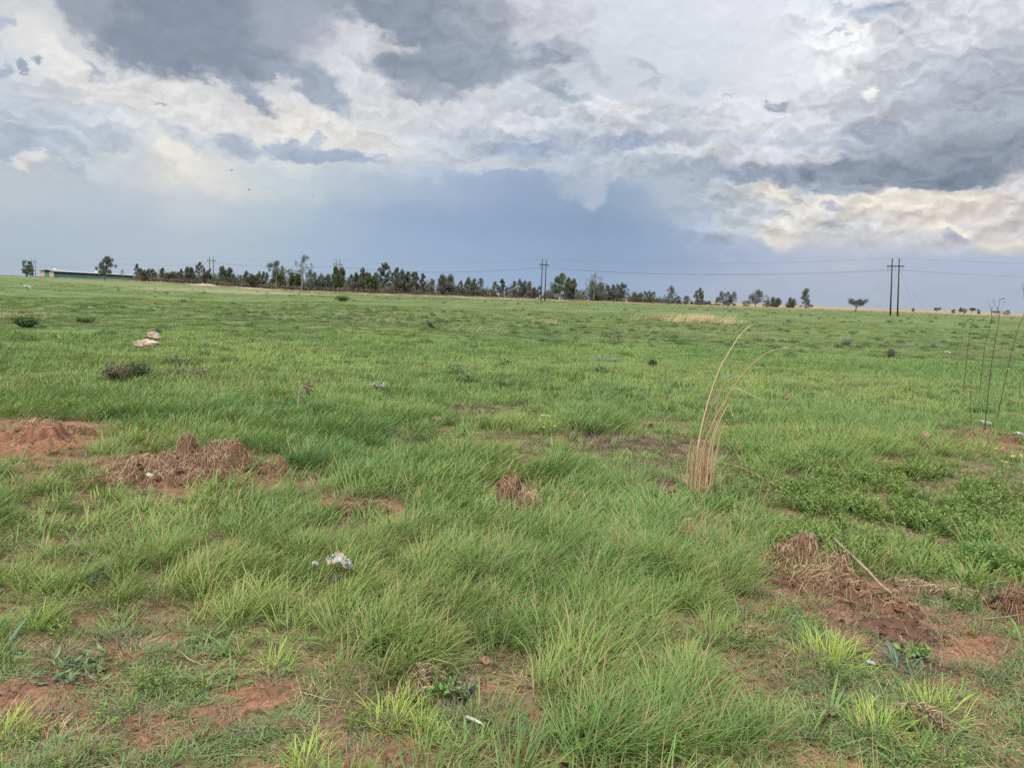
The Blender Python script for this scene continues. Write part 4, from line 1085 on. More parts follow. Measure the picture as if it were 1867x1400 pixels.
# low scrub under the row: brownish undergrowth one could not count
cs = Cr(77); rr_ = random.Random(8)
for px, n_, hh in ((250, 1, 1), ):
    pass
for q in range(520):
    px = rr_.uniform(243, 1340)
    dens = 1.0 if px < 790 else .55 if px < 1150 else .3
    if rr_.random() > dens: continue
    D = 352 + rr_.uniform(-12, 25); c = polar(px, D)
    h = rr_.uniform(.8, 2.8) * (1.1 if px < 790 else .7)
    cs.cluster((c.x, c.y, c.z + h * .5), h * .62, 60, .38, .7)
scrub = obj('undergrowth', cs.mesh('undergrowth', ML['red'])); tag(scrub, 'brown and reddish scrub growing thickly under the row of gum trees', 'scrub', kind='stuff')
cs = Cr(78)
for q in range(760):
    px = rr_.uniform(250, 1300)
    if rr_.random() > (1.0 if 560 < px < 780 else .6 if px < 900 else .45): continue
    c = polar(px, 385 + rr_.uniform(0, 20)); h = rr_.uniform(3.0, 7.0) if 560 < px < 780 else rr_.uniform(2.6, 5.6) if px < 1150 else rr_.uniform(1.2, 2.4)
    cs.cluster((c.x, c.y, c.z + h * .5), h * .55, 110, .5, 1.25)
o = obj('thicket', cs.mesh('thicket', ML['dark'])); tag(o, 'dark thicket of young growth seen between and behind the gum trunks', 'thicket', kind='stuff')

# ================================================================== power line
def frame_points(p, nxt):
    d = Vector((nxt[0] - p[0], nxt[1] - p[1], 0)).normalized(); return d, Vector((-d.y, d.x, 0))
FR = []
for px, dist in ((62, 640), (198, 505), (386, 400), (616, 325), (990, 244), (1631, 201)):
    FR.append(polar(px, dist))
FR.append(Vector((176, 118, float(height(176, 118)))))
HP = 13.3
def pole_frame(c, d, nrm, guys, label):
    """H-frame: two timber poles, crossarm, braces, insulators"""
    t_ = thing('power_pole_pair', label, 'power poles', c, math.atan2(nrm.y, nrm.x), 'timber pole pairs carrying the power line')
    z = lambda x: 0
    for s in (-1, 1):
        mb = MB(); mb.tube([(s * 1.02, 0, -.5), (s * 1.0, 0, 6), (s * .98, 0, HP)], [.19, .165, .13], 10); mb.build('pole', M_POLE, t_, smooth=True)
    for s in (-1, 1): mb = MB(); mb.box((0, s * .2, HP - 1.75), (4.6, .12, .22)); mb.build('crossarm', M_POLE, t_)
    mb = MB()
    for s in (-1, 1):
        mb = MB(); mb.tube([(s * .98, .22, HP - 2.9), (s * 1.9, .22, HP - 1.85)], [.03, .03], 5); mb.build('brace', M_STEEL, t_)
        mb = MB(); mb.tube([(s * .98, 0, HP - .1), (s * .98, 0, HP + .28)], [.025, .02], 5); mb.build('wire_pin', M_STEEL, t_)
    for x in (-2.15, 0, 2.15):
        mb = MB()
        for k in range(5):
            zz = HP - 1.9 - k * .14; mb.tube([(x, 0, zz), (x, 0, zz - .03), (x, 0, zz - .05)], [.03, .11, .03], 8)
        mb.tube([(x, 0, HP - 1.8), (x, 0, HP - 2.6)], [.02, .02], 5); mb.build('insulator', M_INS, t_)
    for (x0, z0, x1, y1) in guys:
        g = c + Vector((math.cos(t_.rotation_euler.z) * x1 - math.sin(t_.rotation_euler.z) * y1, math.sin(t_.rotation_euler.z) * x1 + math.cos(t_.rotation_euler.z) * y1, 0))
        mb = MB(); mb.tube([(x0, 0, z0), (x1, y1, float(height(g.x, g.y)) - c.z - .1)], [.012, .012], 4); mb.build('guy_wire', M_WIRE, t_)
    return t_
LABP = ['faint thin power poles at the far left beside the lone rounded tree', 'power poles standing behind the lone tall gum in front of the barn',
        'power poles by the pale sand in the left part of the tree row', 'power poles in front of the full green tree left of centre',
        'tall dark twin power poles standing clear near the middle of the view', 'nearest dark twin power poles held by slanting guy wires at the right',
        'twin power poles outside the right edge of the view']
NRM = []
for i, c in enumerate(FR):
    a = FR[max(i - 1, 0)]; b = FR[min(i + 1, len(FR) - 1)]
    d = Vector((b.x - a.x, b.y - a.y, 0)).normalized(); n = Vector((-d.y, d.x, 0))
    if n.x < 0: n = -n
    if i == 5: n = Vector((1, .28, 0)).normalized()
    NRM.append(n)
    g = []
    if i == 5: g = [(-1, HP - 2.0, -8.5, 3.0), (-1, HP - 2.6, -7.6, -2.0), (1, HP - 2.2, 9.5, 3.0), (1, HP - 2.6, 8.6, -1.5), (1, HP - 2.2, 3.2, 7.0)]
    if i < 6: pole_frame(c, d, n, g, LABP[i])
LEAN = {5: R(-3.0)}
def up_at(i):
    a = LEAN.get(i, 0.0); f = Vector((FR[i].x, FR[i].y, 0)).normalized(); return Vector((f.y * math.sin(a), -f.x * math.sin(a), math.cos(a)))
for i, o in enumerate([o for o in SC.objects if o.name.startswith('power_pole_pair')]):
    if i in LEAN:
        f = Vector((FR[i].x, FR[i].y, 0)).normalized(); o.rotation_euler = (Matrix.Rotation(LEAN[i], 3, f) @ Matrix.Rotation(o.rotation_euler.z, 3, 'Z')).to_euler()
def cable(off, z, r, label, name, grp, sag=2.2):
    mb = MB(); pts = []
    for i in range(len(FR) - 1):
        a = FR[i] + NRM[i] * off + up_at(i) * z; b = FR[i + 1] + NRM[i + 1] * off + up_at(i + 1) * z
        L = (b - a).length; sg = sag * (L / 120) ** 2
        for k in range(16):
            u = k / 16; q = a.lerp(b, u); q.z -= 4 * sg * u * (1 - u); pts.append(q)
    pts.append(b); mb.tube(pts, [r] * len(pts), 4, False); o = mb.build(name, M_WIRE); tag(o, label, 'wire', grp); return o
for off in (-2.15, 0, 2.15):
    cable(off, HP - 2.62, .018, 'lower power cable strung under the crossarms of the pole pairs', 'power_cable', 'lower cables of the power line')
for off in (-.98, .98):
    cable(off, HP + .2, .012, 'fainter upper wire running between the tops of the pole pairs', 'earth_wire', 'upper wires of the power line')

# ================================================================== barn
M_BRICK, t = new_mat('red_brick')
tc_ = t.new('ShaderNodeTexCoord'); br = t.new('ShaderNodeTexBrick'); t.l.new(tc_.outputs['Object'], br.inputs[0])
br.inputs['Color1'].default_value = (0.33, 0.15, 0.095, 1); br.inputs['Color2'].default_value = (0.40, 0.20, 0.13, 1); br.inputs['Mortar'].default_value = (0.4, .34, .28, 1); br.inputs['Scale'].default_value = 4.0
finish(M_BRICK, t, br.outputs[0], .9, .2)
def sheet_mat(name, a, b, freq=9.0):
    m, t = new_mat(name); tc_ = t.new('ShaderNodeTexCoord'); w = t.new('ShaderNodeTexWave'); t.l.new(tc_.outputs['Object'], w.inputs[0])
    w.inputs['Scale'].default_value = freq; n = t.noise(tc_.outputs['Object'], .25, 5, .7)
    return finish(m, t, t.mix(t.mr(n, .35, .65), a + (1,), b + (1,)), .55, .4, w.outputs['Fac'] if 'Fac' in w.outputs else w.outputs[1], .4)
M_GREEN = sheet_mat('green_curtain_sheet', (0.02, 0.125, 0.105), (0.03, 0.18, 0.145)); M_ROOF = sheet_mat('pale_roof_sheet', (0.15, 0.15, 0.15), (0.22, 0.215, 0.21))
M_DARK = simple_mat('dark_opening', (0.02, 0.024, 0.022), .9); M_WHITE = simple_mat('white_paint', (0.75, 0.75, 0.73), .5, .1)
pl = polar(98, 400); pr = polar(244, 480)
ax = Vector((pr.x - pl.x, pr.y - pl.y, 0)); Lb = ax.length; rz = math.atan2(ax.y, ax.x); BW = 5.6
barn = thing('barn', 'long low barn with green side wall and brick end on the left horizon', 'barn', pl, rz)
def bpart(name, mat, boxes, parent=None):
    mb = MB()
    for b in boxes: mb.box(*b)
    return mb.build(name, mat, parent or barn)
HB = 2.9
bpart('end_wall', M_BRICK, [((.15, .9, .9), (.3, 1.8, 4.2))]); bpart('end_wall', M_BRICK, [((.15, BW - .9, .9), (.3, 1.8, 4.2))])
bpart('end_door', M_GREEN, [((.22, BW / 2, .6), (.12, BW - 3.62, 3.6))]); bpart('door_lintel', M_DARK, [((.2, BW / 2, 2.7), (.14, BW - 3.62, .56))])
bpart('side_wall', M_GREEN, [((Lb / 2 + .15, .12, .35), (Lb - .32, .2, 3.3))]); bpart('eave_opening', M_DARK, [((Lb / 2 + .15, .25, 2.5), (Lb - .32, .2, .96))])
bpart('rear_wall', M_BRICK, [((Lb / 2, BW - .1, .9), (Lb - .64, .2, 4.1))]); bpart('end_wall', M_BRICK, [((Lb + .1, BW / 2, .9), (.3, BW, 4.1))])
mb = MB(); e0 = HB + .1; e1 = HB + .75
mb.add([(-.5, -.7, e0), (Lb + .6, -.7, e0), (Lb + .6, BW / 2, e1), (-.5, BW / 2, e1), (-.5, BW + .7, e0), (Lb + .6, BW + .7, e0), (-.5, -.7, e0 + .08), (Lb + .6, -.7, e0 + .08), (Lb + .6, BW / 2, e1 + .08), (-.5, BW / 2, e1 + .08), (-.5, BW + .7, e0 + .08), (Lb + .6, BW + .7, e0 + .08)],
   [(0, 3, 2, 1), (3, 4, 5, 2), (6, 7, 8, 9), (9, 8, 11, 10), (0, 1, 7, 6), (4, 10, 11, 5), (0, 6, 9, 3), (3, 9, 10, 4), (1, 2, 8, 7), (2, 5, 11, 8)])
roof = mb.build('roof', M_ROOF, barn)
for u in (.08, .55):
    mb = MB(); q = e1 - .05; mb.tube([(Lb * u, BW / 2, q), (Lb * u, BW / 2, q + .35), (Lb * u, BW / 2, q + .36), (Lb * u, BW / 2, q + .5), (Lb * u, BW / 2, q + .7)], [.4, .4, .7, .65, .1], 12); mb.build('roof_vent', M_WHITE, roof)
for i in range(1, 15):
    mb = MB(); mb.box((Lb * i / 15, -.02, 1.0), (.16, .1, 4.0)); mb.build('wall_post', M_STEEL, barn)
# sand heap by the third pole pair
def dune(name, px, D, L, wid, h, mat, lab, cat):
    c = polar(px, D); bm_v = []; bm_f = []; n = 40; m = 12
    for j in range(m + 1):
        for i in range(n + 1):
            u = i / n * 2 - 1; v = j / m * 2 - 1
            z = h * max(0, 1 - u * u) ** .8 * max(0, 1 - v * v) * (.45 + .9 * float(fbm(u * 5 + px, v * 2, 3, 3))) - .15
            a = math.atan2(c.x, c.y)
            bm_v.append((u * L / 2 * math.cos(a) + v * wid / 2 * math.sin(a), -u * L / 2 * math.sin(a) + v * wid / 2 * math.cos(a), z))
    for j in range(m):
        for i in range(n): bm_f.append((j * (n + 1) + i, j * (n + 1) + i + 1, (j + 1) * (n + 1) + i + 1, (j + 1) * (n + 1) + i))
    me = bpy.data.meshes.new(name); me.from_pydata(bm_v, [], bm_f); me.polygons.foreach_set('use_smooth', [True] * len(me.polygons))
    return tag(obj(name, me, mat, None, c), lab, cat)
M_SAND = simple_mat('pale_sand', (0.24, 0.19, 0.14), .95, .25, .4)
dune('sand_heap', 369, 330, 13, 5, 1.0, M_SAND, 'long heap of pale sand at the foot of the trees by the pole pair', 'sand heap')
dune('sand_heap', 455, 318, 18, 4, .5, M_SAND, 'low streak of pale sand in front of the reddish scrub', 'sand heap')

# ================================================================== mounds of soil and straw
M_SOIL, t = new_mat('red_soil')
tc_ = t.new('ShaderNodeTexCoord'); n1 = t.noise(tc_.outputs['Object'], 14, 6, .65); n2 = t.noise(tc_.outputs['Object'], 60, 4, .65)
finish(M_SOIL, t, t.mix(t.mr(n2, .35, .65), t.mix(t.mr(n1, .35, .65), (0.06, .032, .02, 1), (0.12, .062, .037, 1)), (0.17, .092, .056, 1)), .95, .1, n2, .9, .02)
M_REDSOIL = simple_mat('bright_red_soil', (0.20, 0.098, 0.058), .95, .35, 20, .1, .8)
M_DKSOIL = simple_mat('dark_soil', (0.10, 0.052, 0.034), .95, .45, 25, .1, .9)
M_STRAW = grass_mat('dead_straw', [(0.13, 0.09, 0.052), (0.40, 0.30, 0.185)], straw=(0.07, 0.04, 0.022), inst=False, trans=.12, rough=.75)
M_STRAWD = grass_mat('brown_straw', [(0.11, 0.065, 0.036), (0.30, 0.205, 0.12)], straw=(0.07, 0.04, 0.022), inst=False, trans=.1, rough=.8)

M_MAT = simple_mat('matted_thatch', (0.17, 0.125, 0.075), .95, .5, 60, .1, .9)
def mound(px, py, lobes, lab, seed, soil=M_SOIL, straw=M_STRAW, ns=900, sl=(.05, .16), name='soil_mound', cat='mound', rough=.06, covermask=None, up=.25, sw=(.002, .0045)):
    """lobes: (dx, dy, rx, ry, h) in metres in a frame facing the camera; dy away from it"""
    c = at(px, py); ang = -math.atan2(c.x, c.y)
    root = thing(name, lab, cat, c, ang)
    ca, sa = math.cos(ang), math.sin(ang)
    x0 = min(l[0] - l[2] * 1.15 for l in lobes); x1 = max(l[0] + l[2] * 1.15 for l in lobes); y0 = min(l[1] - l[3] * 1.15 for l in lobes); y1 = max(l[1] + l[3] * 1.15 for l in lobes)
    rough = rough * min(1.0, max(l[4] for l in lobes) / .13)
    def prof(x, y):
        x = np.asarray(x, float); y = np.asarray(y, float)
        wx = x + .11 * (fbm(x * 7, y * 7, seed, 3) - .5); wy = y + .11 * (fbm(x * 7, y * 7, seed + 5, 3) - .5)
        z = np.zeros_like(wx)
        for l in lobes:
            q = np.sqrt(((wx - l[0]) / l[2]) ** 2 + ((wy - l[1]) / l[3]) ** 2)
            z = np.maximum(z, l[4] * (1 - sst(.3, 1.0, q + .25 * (fbm(wx * 11, wy * 11, seed + 3, 3) - .5))))
        return z
    def surf(x, y):
        x = np.asarray(x, float); y = np.asarray(y, float); z = prof(x, y)
        z = z + rough * 2 * (fbm(x * 16, y * 16, seed + 9, 4) - .5) * sst(.005, .05, z)
        X = c.x + x * ca - y * sa; Y = c.y + x * sa + y * ca
        return z + height(X, Y) - c.z - .022 + .02 * sst(0, .03, z)
    n = 90; gx = np.linspace(x0, x1, n); gy = np.linspace(y0, y1, n); X, Y = np.meshgrid(gx, gy); Z = surf(X, Y)
    V = np.stack([X, Y, Z], -1).reshape(-1, 3); idx = np.arange(n * n).reshape(n, n); inside = prof(X, Y) > .001
    F_ = []
    ok = inside[:-1, :-1] | inside[1:, :-1] | inside[:-1, 1:] | inside[1:, 1:]
    q = np.stack([idx[:-1, :-1], idx[:-1, 1:], idx[1:, 1:], idx[1:, :-1]], -1)[ok]
    used = np.unique(q); remap = -np.ones(n * n, int); remap[used] = np.arange(len(used))
    me = bpy.data.meshes.new('soil'); me.from_pydata(V[used].tolist(), [], remap[q].tolist()); me.polygons.foreach_set('use_smooth', [True] * len(me.polygons))
    obj('soil', me, soil, root)
    b = Blades(seed)
    msk = (lambda x, y: np.clip(prof(x, y) * 14, 0, 1) * (1 if covermask is None else covermask(x, y)))
    b.strands(int(ns * 2.0), (sl[0] * .45, sl[1] * .5), (sw[0] * .9, sw[1] * 1.0), (x0, x1), (y0, y1), surf, mask=msk, lift=.018, curl=1.3, up=up * 1.2, rvr=(0, .99))
    b.strands(ns // 8, (sl[0] * 1.1, sl[1] * 1.1), (sw[0] * .7, sw[1] * .75), (x0, x1), (y0, y1), surf, mask=lambda x, y: np.clip(prof(x, y) * 6 + .15, 0, 1), lift=.035, curl=.6, up=up * 1.4)
    if b.n: obj('straw', b.mesh('straw', straw), None, root)
    rc = random.Random(seed); cl = MB()
    for q in range(int(40 + ns / 22)):       # loose crumbs of soil
        X_ = rc.uniform(x0, x1); Y_ = rc.uniform(y0, y1)
        if float(prof(X_, Y_)) < .004 and rc.random() < .7: continue
        r_ = rc.uniform(.006, .022) * (1 if rc.random() < .85 else 1.7); z_ = float(surf(X_, Y_)) + r_ * .3; vs = []
        for i_ in range(3):
            for j_ in range(5):
                a_ = j_ * 1.2566 + i_ * .6; w_ = (.75, 1, .55)[i_] * r_ * rc.uniform(.75, 1.2); vs.append((X_ + w_ * math.cos(a_), Y_ + w_ * math.sin(a_), z_ + (i_ - 1) * r_ * .6))
        cl.add(vs, [(i_ * 5 + j_, i_ * 5 + (j_ + 1) % 5, (i_ + 1) * 5 + (j_ + 1) % 5, (i_ + 1) * 5 + j_) for i_ in range(2) for j_ in range(5)] + [(10, 11, 12, 13, 14), (4, 3, 2, 1, 0)])
    if cl.v: tag(cl.build('crumbs', soil, root), kind='stuff')
    return root, surf, c, ang
def stone(name, px, py, size, lab, mat, seed, parent=None, loc=None, sink=.25, cat='stone', detail=3, cuts=(.55, .85), strata=0.0):
    bm = bmesh.new(); bmesh.ops.create_icosphere(bm, subdivisions=detail, radius=1.0); r = random.Random(seed)
    pl_ = [Vector((r.gauss(0, 1), r.gauss(0, 1), r.gauss(0, 1))).normalized() for _ in range(9)]; of = [r.uniform(*cuts) for _ in pl_]
    for v in bm.verts:
        d = v.co.normalized(); k = 1.0
        for p, o_ in zip(pl_, of):
            q = d.dot(p)
            if q > o_: k = min(k, o_ / q)
        k *= .86 + .28 * float(fbm(d.x * 3.2 + seed, d.y * 3.2 + d.z * 4.5, seed, 4))
        if strata: k *= 1 + strata * (abs(((d.z + .25 * d.x + .15 * float(fbm(d.x * 2, d.y * 2, seed, 2))) * 3.2) % 1 - .5) * 2 - .5)
        v.co = Vector((d.x * size[0], d.y * size[1], d.z * size[2])) * k
    me = bpy.data.meshes.new(name); bm.to_mesh(me); bm.free()
    if parent is None: loc = at(px, py); loc = loc + Vector((0, 0, size[2] * (1 - 2 * sink)))
    o = obj(name, me, mat, parent, loc)
    if parent is None: tag(o, lab, cat); o.rotation_euler.z = -math.atan2(loc[0], loc[1])
    return o
M_STONE = simple_mat('orange_stone', (0.23, 0.135, 0.085), .9, .45, 9, .15, .8); M_PINK = simple_mat('pink_beige_rock', (0.34, 0.255, 0.20), .95, .45, 7, .1, 1.0)

mound(345, 872, [(-.02, .12, .74, .28, .15), (.28, .16, .34, .20, .23), (-.36, .10, .28, .17, .16), (0.0, .20, .15, .12, .30), (.66, .02, .28, .12, .07), (-.62, -.02, .3, .14, .05), (0, -.12, .55, .16, .08)],
      'long heap of pulled up straw and soil with a tall clod on top', 21, ns=4200, sl=(.03, .11), up=.30, name='straw_heap', cat='straw heap', straw=M_STRAW)
stone('clod', 350, 822, (.045, .04, .035), 'small orange clod resting on the top of the long straw heap', M_STONE, 4, loc=None)
mound(30, 828, [(-.35, .20, .62, .46, .20), (.15, .28, .36, .28, .22), (.05, .05, .5, .25, .09), (-.2, .1, .5, .2, .12)],
      'broad mound of orange soil topped with pale straw at the left edge', 22, soil=M_REDSOIL, ns=2600, covermask=lambda x, y: .12 + .88 * sst(.05, .3, y), up=.4)
mound(160, 795, [(0, .06, .13, .09, .07), (-.14, .14, .12, .07, .06)], 'small brown clod beside the broad mound at the left edge', 23, ns=700, soil=M_REDSOIL)
mound(936, 940, [(-.05, .10, .17, .15, .25), (.11, .05, .16, .14, .17), (.02, -.04, .22, .13, .07)],
      'steep red soil mound with brown straw in the middle of the green grass', 24, soil=M_SOIL, straw=M_STRAW, ns=900, covermask=lambda x, y: .35 + .65 * sst(-.05, .08, x + .3 * y), up=.3)
mound(640, 942, [(-.10, .06, .22, .10, .07), (.16, .10, .16, .08, .08)], 'low flat heap of reddish dead grass left of the steep red mound', 25, straw=M_STRAWD, ns=900, up=.3)
mound(1455, 1040, [(.02, .08, .17, .15, .17), (-.10, .02, .16, .15, .11), (.20, -.0, .15, .16, .10), (.0, -.12, .24, .14, .05)],
      'straw heap with a bleached tip in the right foreground', 26, ns=1900, sl=(.025, .09), up=.30, name='straw_heap', cat='straw heap')
mound(1560, 1100, [(-.12, .10, .30, .14, .08), (.14, .02, .26, .12, .07), (-.16, .14, .30, .18, .08)],
      'low rusty brown litter ridge in front of the straw heap, under the bleached stick', 29, straw=M_STRAWD, ns=1500, up=.25, name='litter_ridge', cat='litter')
mound(1620, 1150, [(.02, .03, .34, .24, .022), (.10, .13, .09, .06, .035)],
      'dark burnt looking patch of bare soil below the bleached stick in the right foreground', 27, soil=M_DKSOIL, straw=M_STRAWD, ns=420, covermask=lambda x, y: sst(.1, .26, np.abs(x) + np.abs(y - .04)) , up=.2)
mound(1610, 856, [(0, .04, .15, .12, .06)], 'small bare red soil mound at the edge of the leafy carpet on the right', 28, soil=M_REDSOIL, ns=500)
mound(1775, 800, [(0, 0, .2, .14, .04), (.35, .15, .3, .14, .05), (-.1, .2, .2, .1, .05)], 'flat patch of reddish litter under the tall dead weed stems', 30, ns=700, straw=M_STRAWD)
mound(1850, 1125, [(.04, .04, .16, .14, .13)], 'brown soil clod with straw at the right edge of the foreground', 31, ns=420, straw=M_STRAWD)
mound(1258, 985, [(-.02, .06, .09, .08, .10), (-.10, -.02, .14, .10, .05), (.16, .02, .12, .06, .05)], 'small pale tuft of uprooted straw below the tall dry grass', 32, ns=520, up=.6, name='straw_tuft', cat='straw tuft')
mound(1228, 915, [(0, .1, .10, .22, .05)], 'narrow strip of brown litter left of the foot of the tall dry grass', 33, ns=380, straw=M_STRAWD)
mound(1370, 1160, [(0, .02, .13, .06, .03)], 'thin mat of tan dead grass just left of the lime green tuft', 34, ns=420, up=.3, name='dead_grass_mat', cat='dead grass', soil=M_MAT)
mound(1700, 1085, [(0, .03, .36, .10, .035)], 'long tan mat of flattened dead grass right of the bleached stick', 35, ns=900, sl=(.08, .22), up=.15, name='dead_grass_mat', cat='dead grass', soil=M_MAT)
mound(1680, 1320, [(0, .02, .18, .07, .03)], 'pale golden mat of flattened grass at the lower right between lime tufts', 36, ns=560, sl=(.06, .16), up=.3, name='dead_grass_mat', cat='dead grass', soil=M_MAT)
mound(1040, 935, [(0, .02, .16, .05, .03)], 'thin pale mat of cut grass right of the steep red mound', 37, ns=300, up=.2, name='dead_grass_mat', cat='dead grass', soil=M_MAT)
mound(1195, 582, [(0, .5, 1.3, .6, .14)], 'distant heap of pale cut straw left of the tall tan grass stand', 38, ns=900, sl=(.2, .6), sw=(.012, .03), up=.2, name='straw_heap', cat='straw heap')
mound(830, 1100, [(0, .03, .14, .08, .035)], 'round brown mat of old dead grass low in the middle foreground', 39, ns=420, up=.25, straw=M_STRAWD, name='dead_grass_mat', cat='dead grass', soil=M_MAT)
mound(770, 1255, [(0, .03, .10, .12, .05)], 'upright tan tuft of dead grass at the bottom centre beside a root', 40, ns=380, up=.5, name='dead_grass_mat', cat='dead grass', soil=M_MAT)

# rocks and stones
stone('rock', 266, 633, (.42, .26, .17), 'flat pinkish rock slab lying in the grass', M_PINK, 17, sink=.22, cat='rock', detail=5, cuts=(.38, .62), strata=.10)
stone('rock', 281, 623, (.21, .17, .155), 'rounded pinkish boulder standing behind the flat rock slab', M_PINK, 19, sink=.10, cat='rock', detail=5, cuts=(.55, .78), strata=.12)
stone('rock', 217, 628, (.09, .06, .035), 'small pale stone left of the flat rock slab', M_PINK, 13, sink=.1)
stone('clod', 299, 640, (.09, .06, .05), 'dark red clod at the right foot of the flat rock slab', M_DKSOIL, 14)
stone('stone', 1685, 805, (.075, .06, .075), 'squarish brown stone right of centre behind the leafy carpet', M_STONE, 15, sink=.08)
stone('stone', 1430, 832, (.035, .03, .028), 'small orange stone left of the leafy carpet', M_STONE, 16, sink=.0)
stone('stone', 1386, 727, (.055, .04, .035), 'small tan stone under the bent tip of the tall dry grass', M_STONE, 17, sink=.0)
stone('stone', 1434, 730, (.05, .04, .05), 'small brown stone right of the small tan stone behind the tall dry grass', M_STONE, 18, sink=.0)
stone('stone', 799, 768, (.09, .04, .03), 'flat orange stone lying in the mid field grass', M_STONE, 19, sink=.0)
stone('stone', 966, 752, (.05, .04, .03), 'little orange stone in the grass right of centre field', M_STONE, 20, sink=.0)
stone('stone', 1184, 778, (.055, .04, .04), 'orange stone beside the dark bare patch', M_STONE, 21, sink=.0)
stone('stone', 885, 1212, (.035, .025, .02), 'small orange stone among the tufts in the lower middle', M_STONE, 22, sink=.0)
stone('stone', 990, 1310, (.022, .02, .018), 'small square orange stone on litter near the bottom centre', M_STONE, 23, sink=.0)
stone('stone', 1770, 718, (.05, .04, .05), 'small orange stone among the tall dead weed stems', M_STONE, 24, sink=.0)

# ================================================================== special grasses and plants
def local(px, py): c = at(px, py); return c, ppm(c), -math.atan2(c.x, c.y)
def stalk_thing(name, lab, cat, px, py, stalks, mat, extra=None, head=None, group=None, rad=.0022, parts='stem'):
    """stalks: lists of photo pixel points from the foot up, in the upright plane through the foot"""
    c, k, ang = local(px, py); root = thing(name, lab, cat, c, ang, group)
    r = random.Random(int(px)); mb = MB(); hd = MB()
    for si, st in enumerate(stalks):
        pts = []
        yoff = r.uniform(-.05, .05)
        for j, (qx, qy) in enumerate(st):
            pts.append(Vector(((qx - px - (py - qy) * math.tan(lean_at(px))) / k, yoff + r.gauss(0, .004), (py - qy) / k)))
        fine = []                                   # smooth curve through the points
        n = len(pts)
        for j in range(n - 1):
            p0 = pts[max(j - 1, 0)]; p1 = pts[j]; p2 = pts[j + 1]; p3 = pts[min(j + 2, n - 1)]
            for q in range(5):
                u = q / 5; fine.append(.5 * ((2 * p1) + (p2 - p0) * u + (2 * p0 - 5 * p1 + 4 * p2 - p3) * u * u + (3 * p1 - p0 - 3 * p2 + p3) * u ** 3))
        fine.append(pts[-1]); m = len(fine)
        mb.tube(fine, [rad * (1 - .62 * j / m) for j in range(m)], 5, rv=r.uniform(0, .9))
        if head: head(hd, fine, r)
    if extra: extra(mb, r)
    o = mb.build(parts, mat, root)
    if hd.v: hd.build('seed_head', mat, root)
    return root, c, k, ang
def seedy(hd, fine, r):
    for j in range(int(len(fine) * .78), len(fine)):
        p = fine[j]; d = (fine[j] - fine[j - 1]).normalized()
        for q in range(5): hd.leaf(p + d * r.uniform(-.01, .01), d + Vector((r.gauss(0, .25), r.gauss(0, .25), r.gauss(0, .2))), (r.gauss(0, 1), r.gauss(0, 1), .2), r.uniform(.015, .035), .003, r.random())
def clump_extra(n, h, rad, lean=.12):
    def f(mb, r):
        for i in range(n):
            a = r.uniform(0, 6.28); q = rad * math.sqrt(r.random()); p = Vector((q * math.cos(a), q * math.sin(a), 0)); H = r.uniform(*h)
            dx = r.gauss(.02, lean) * H; dy = r.gauss(0, lean) * H
            mb.tube([p, p + Vector((dx * .35, dy * .35, H * .5)), p + Vector((dx, dy, H))], [.0038, .0034, .0012], 4, rv=r.uniform(0, .95))
    return f
GM_STALK = grass_mat('bleached_stalks', [(0.33, 0.21, 0.11), (0.56, 0.44, 0.27)], straw=(0.34, 0.18, 0.09), inst=False, trans=.1)
root, c_, k_, a_ = stalk_thing('tall_dry_grass', 'tall clump of bleached dry grass with long arching stalks, right of centre', 'dry grass', 1276, 905,
   [[(1268, 905), (1272, 820), (1288, 740), (1310, 672), (1335, 625), (1350, 603), (1364, 590)],
    [(1280, 905), (1278, 830), (1303, 760), (1335, 700), (1365, 660), (1393, 636), (1422, 627)],
    [(1285, 900), (1300, 790), (1306, 740), (1318, 700), (1345, 682), (1380, 690)],
    [(1290, 900), (1297, 800), (1325, 720), (1340, 705), (1360, 712), (1385, 722)],
    [(1262, 905), (1268, 830), (1290, 742), (1308, 690), (1313, 660), (1330, 655), (1348, 658)],
    [(1288, 905), (1296, 850), (1302, 790), (1325, 735), (1332, 750)],
    [(1275, 905), (1270, 850), (1285, 780), (1300, 735), (1320, 700)],
    [(1255, 905), (1254, 850), (1262, 800)], [(1295, 905), (1302, 840), (1312, 790), (1320, 770)]], GM_STALK, clump_extra(170, (.14, .46), .095, .085), seedy, rad=.0068)
b_ = Blades(65).add(60, (.15, .5), (.003, .006), .11, .3, .25, .8, 6, out=.4)
obj('dry_leaves', b_.mesh('dry_leaves', GM_STALK), None, root)
b_ = Blades(61).add(170, (.12, .34), (.003, .006), .13, .35, .2, .6, 5, out=.5)
obj('green_leaves', b_.mesh('green_leaves', GM_BLUE), None, root)
stalk_thing('dry_stalk', 'single thin dry stalk leaning left of the tall dry grass clump', 'dry stalk', 1215, 892, [[(1215, 892), (1240, 877), (1262, 866)]], GM_STRAW, rad=.003)
stalk_thing('dry_stalk', 'long pale dry stalk lying slanted to the right of the tall dry grass clump', 'dry stalk', 1450, 905, [[(1450, 905), (1400, 880), (1355, 862), (1310, 857)]], GM_STRAW, rad=.0035)
stalk_thing('dry_stalk', 'short pair of tan dry stalks standing right of the tall dry grass clump', 'dry stalk', 1385, 925, [[(1382, 925), (1386, 895), (1392, 868)], [(1388, 925), (1396, 900), (1404, 880)]], GM_STRAW, rad=.0045)
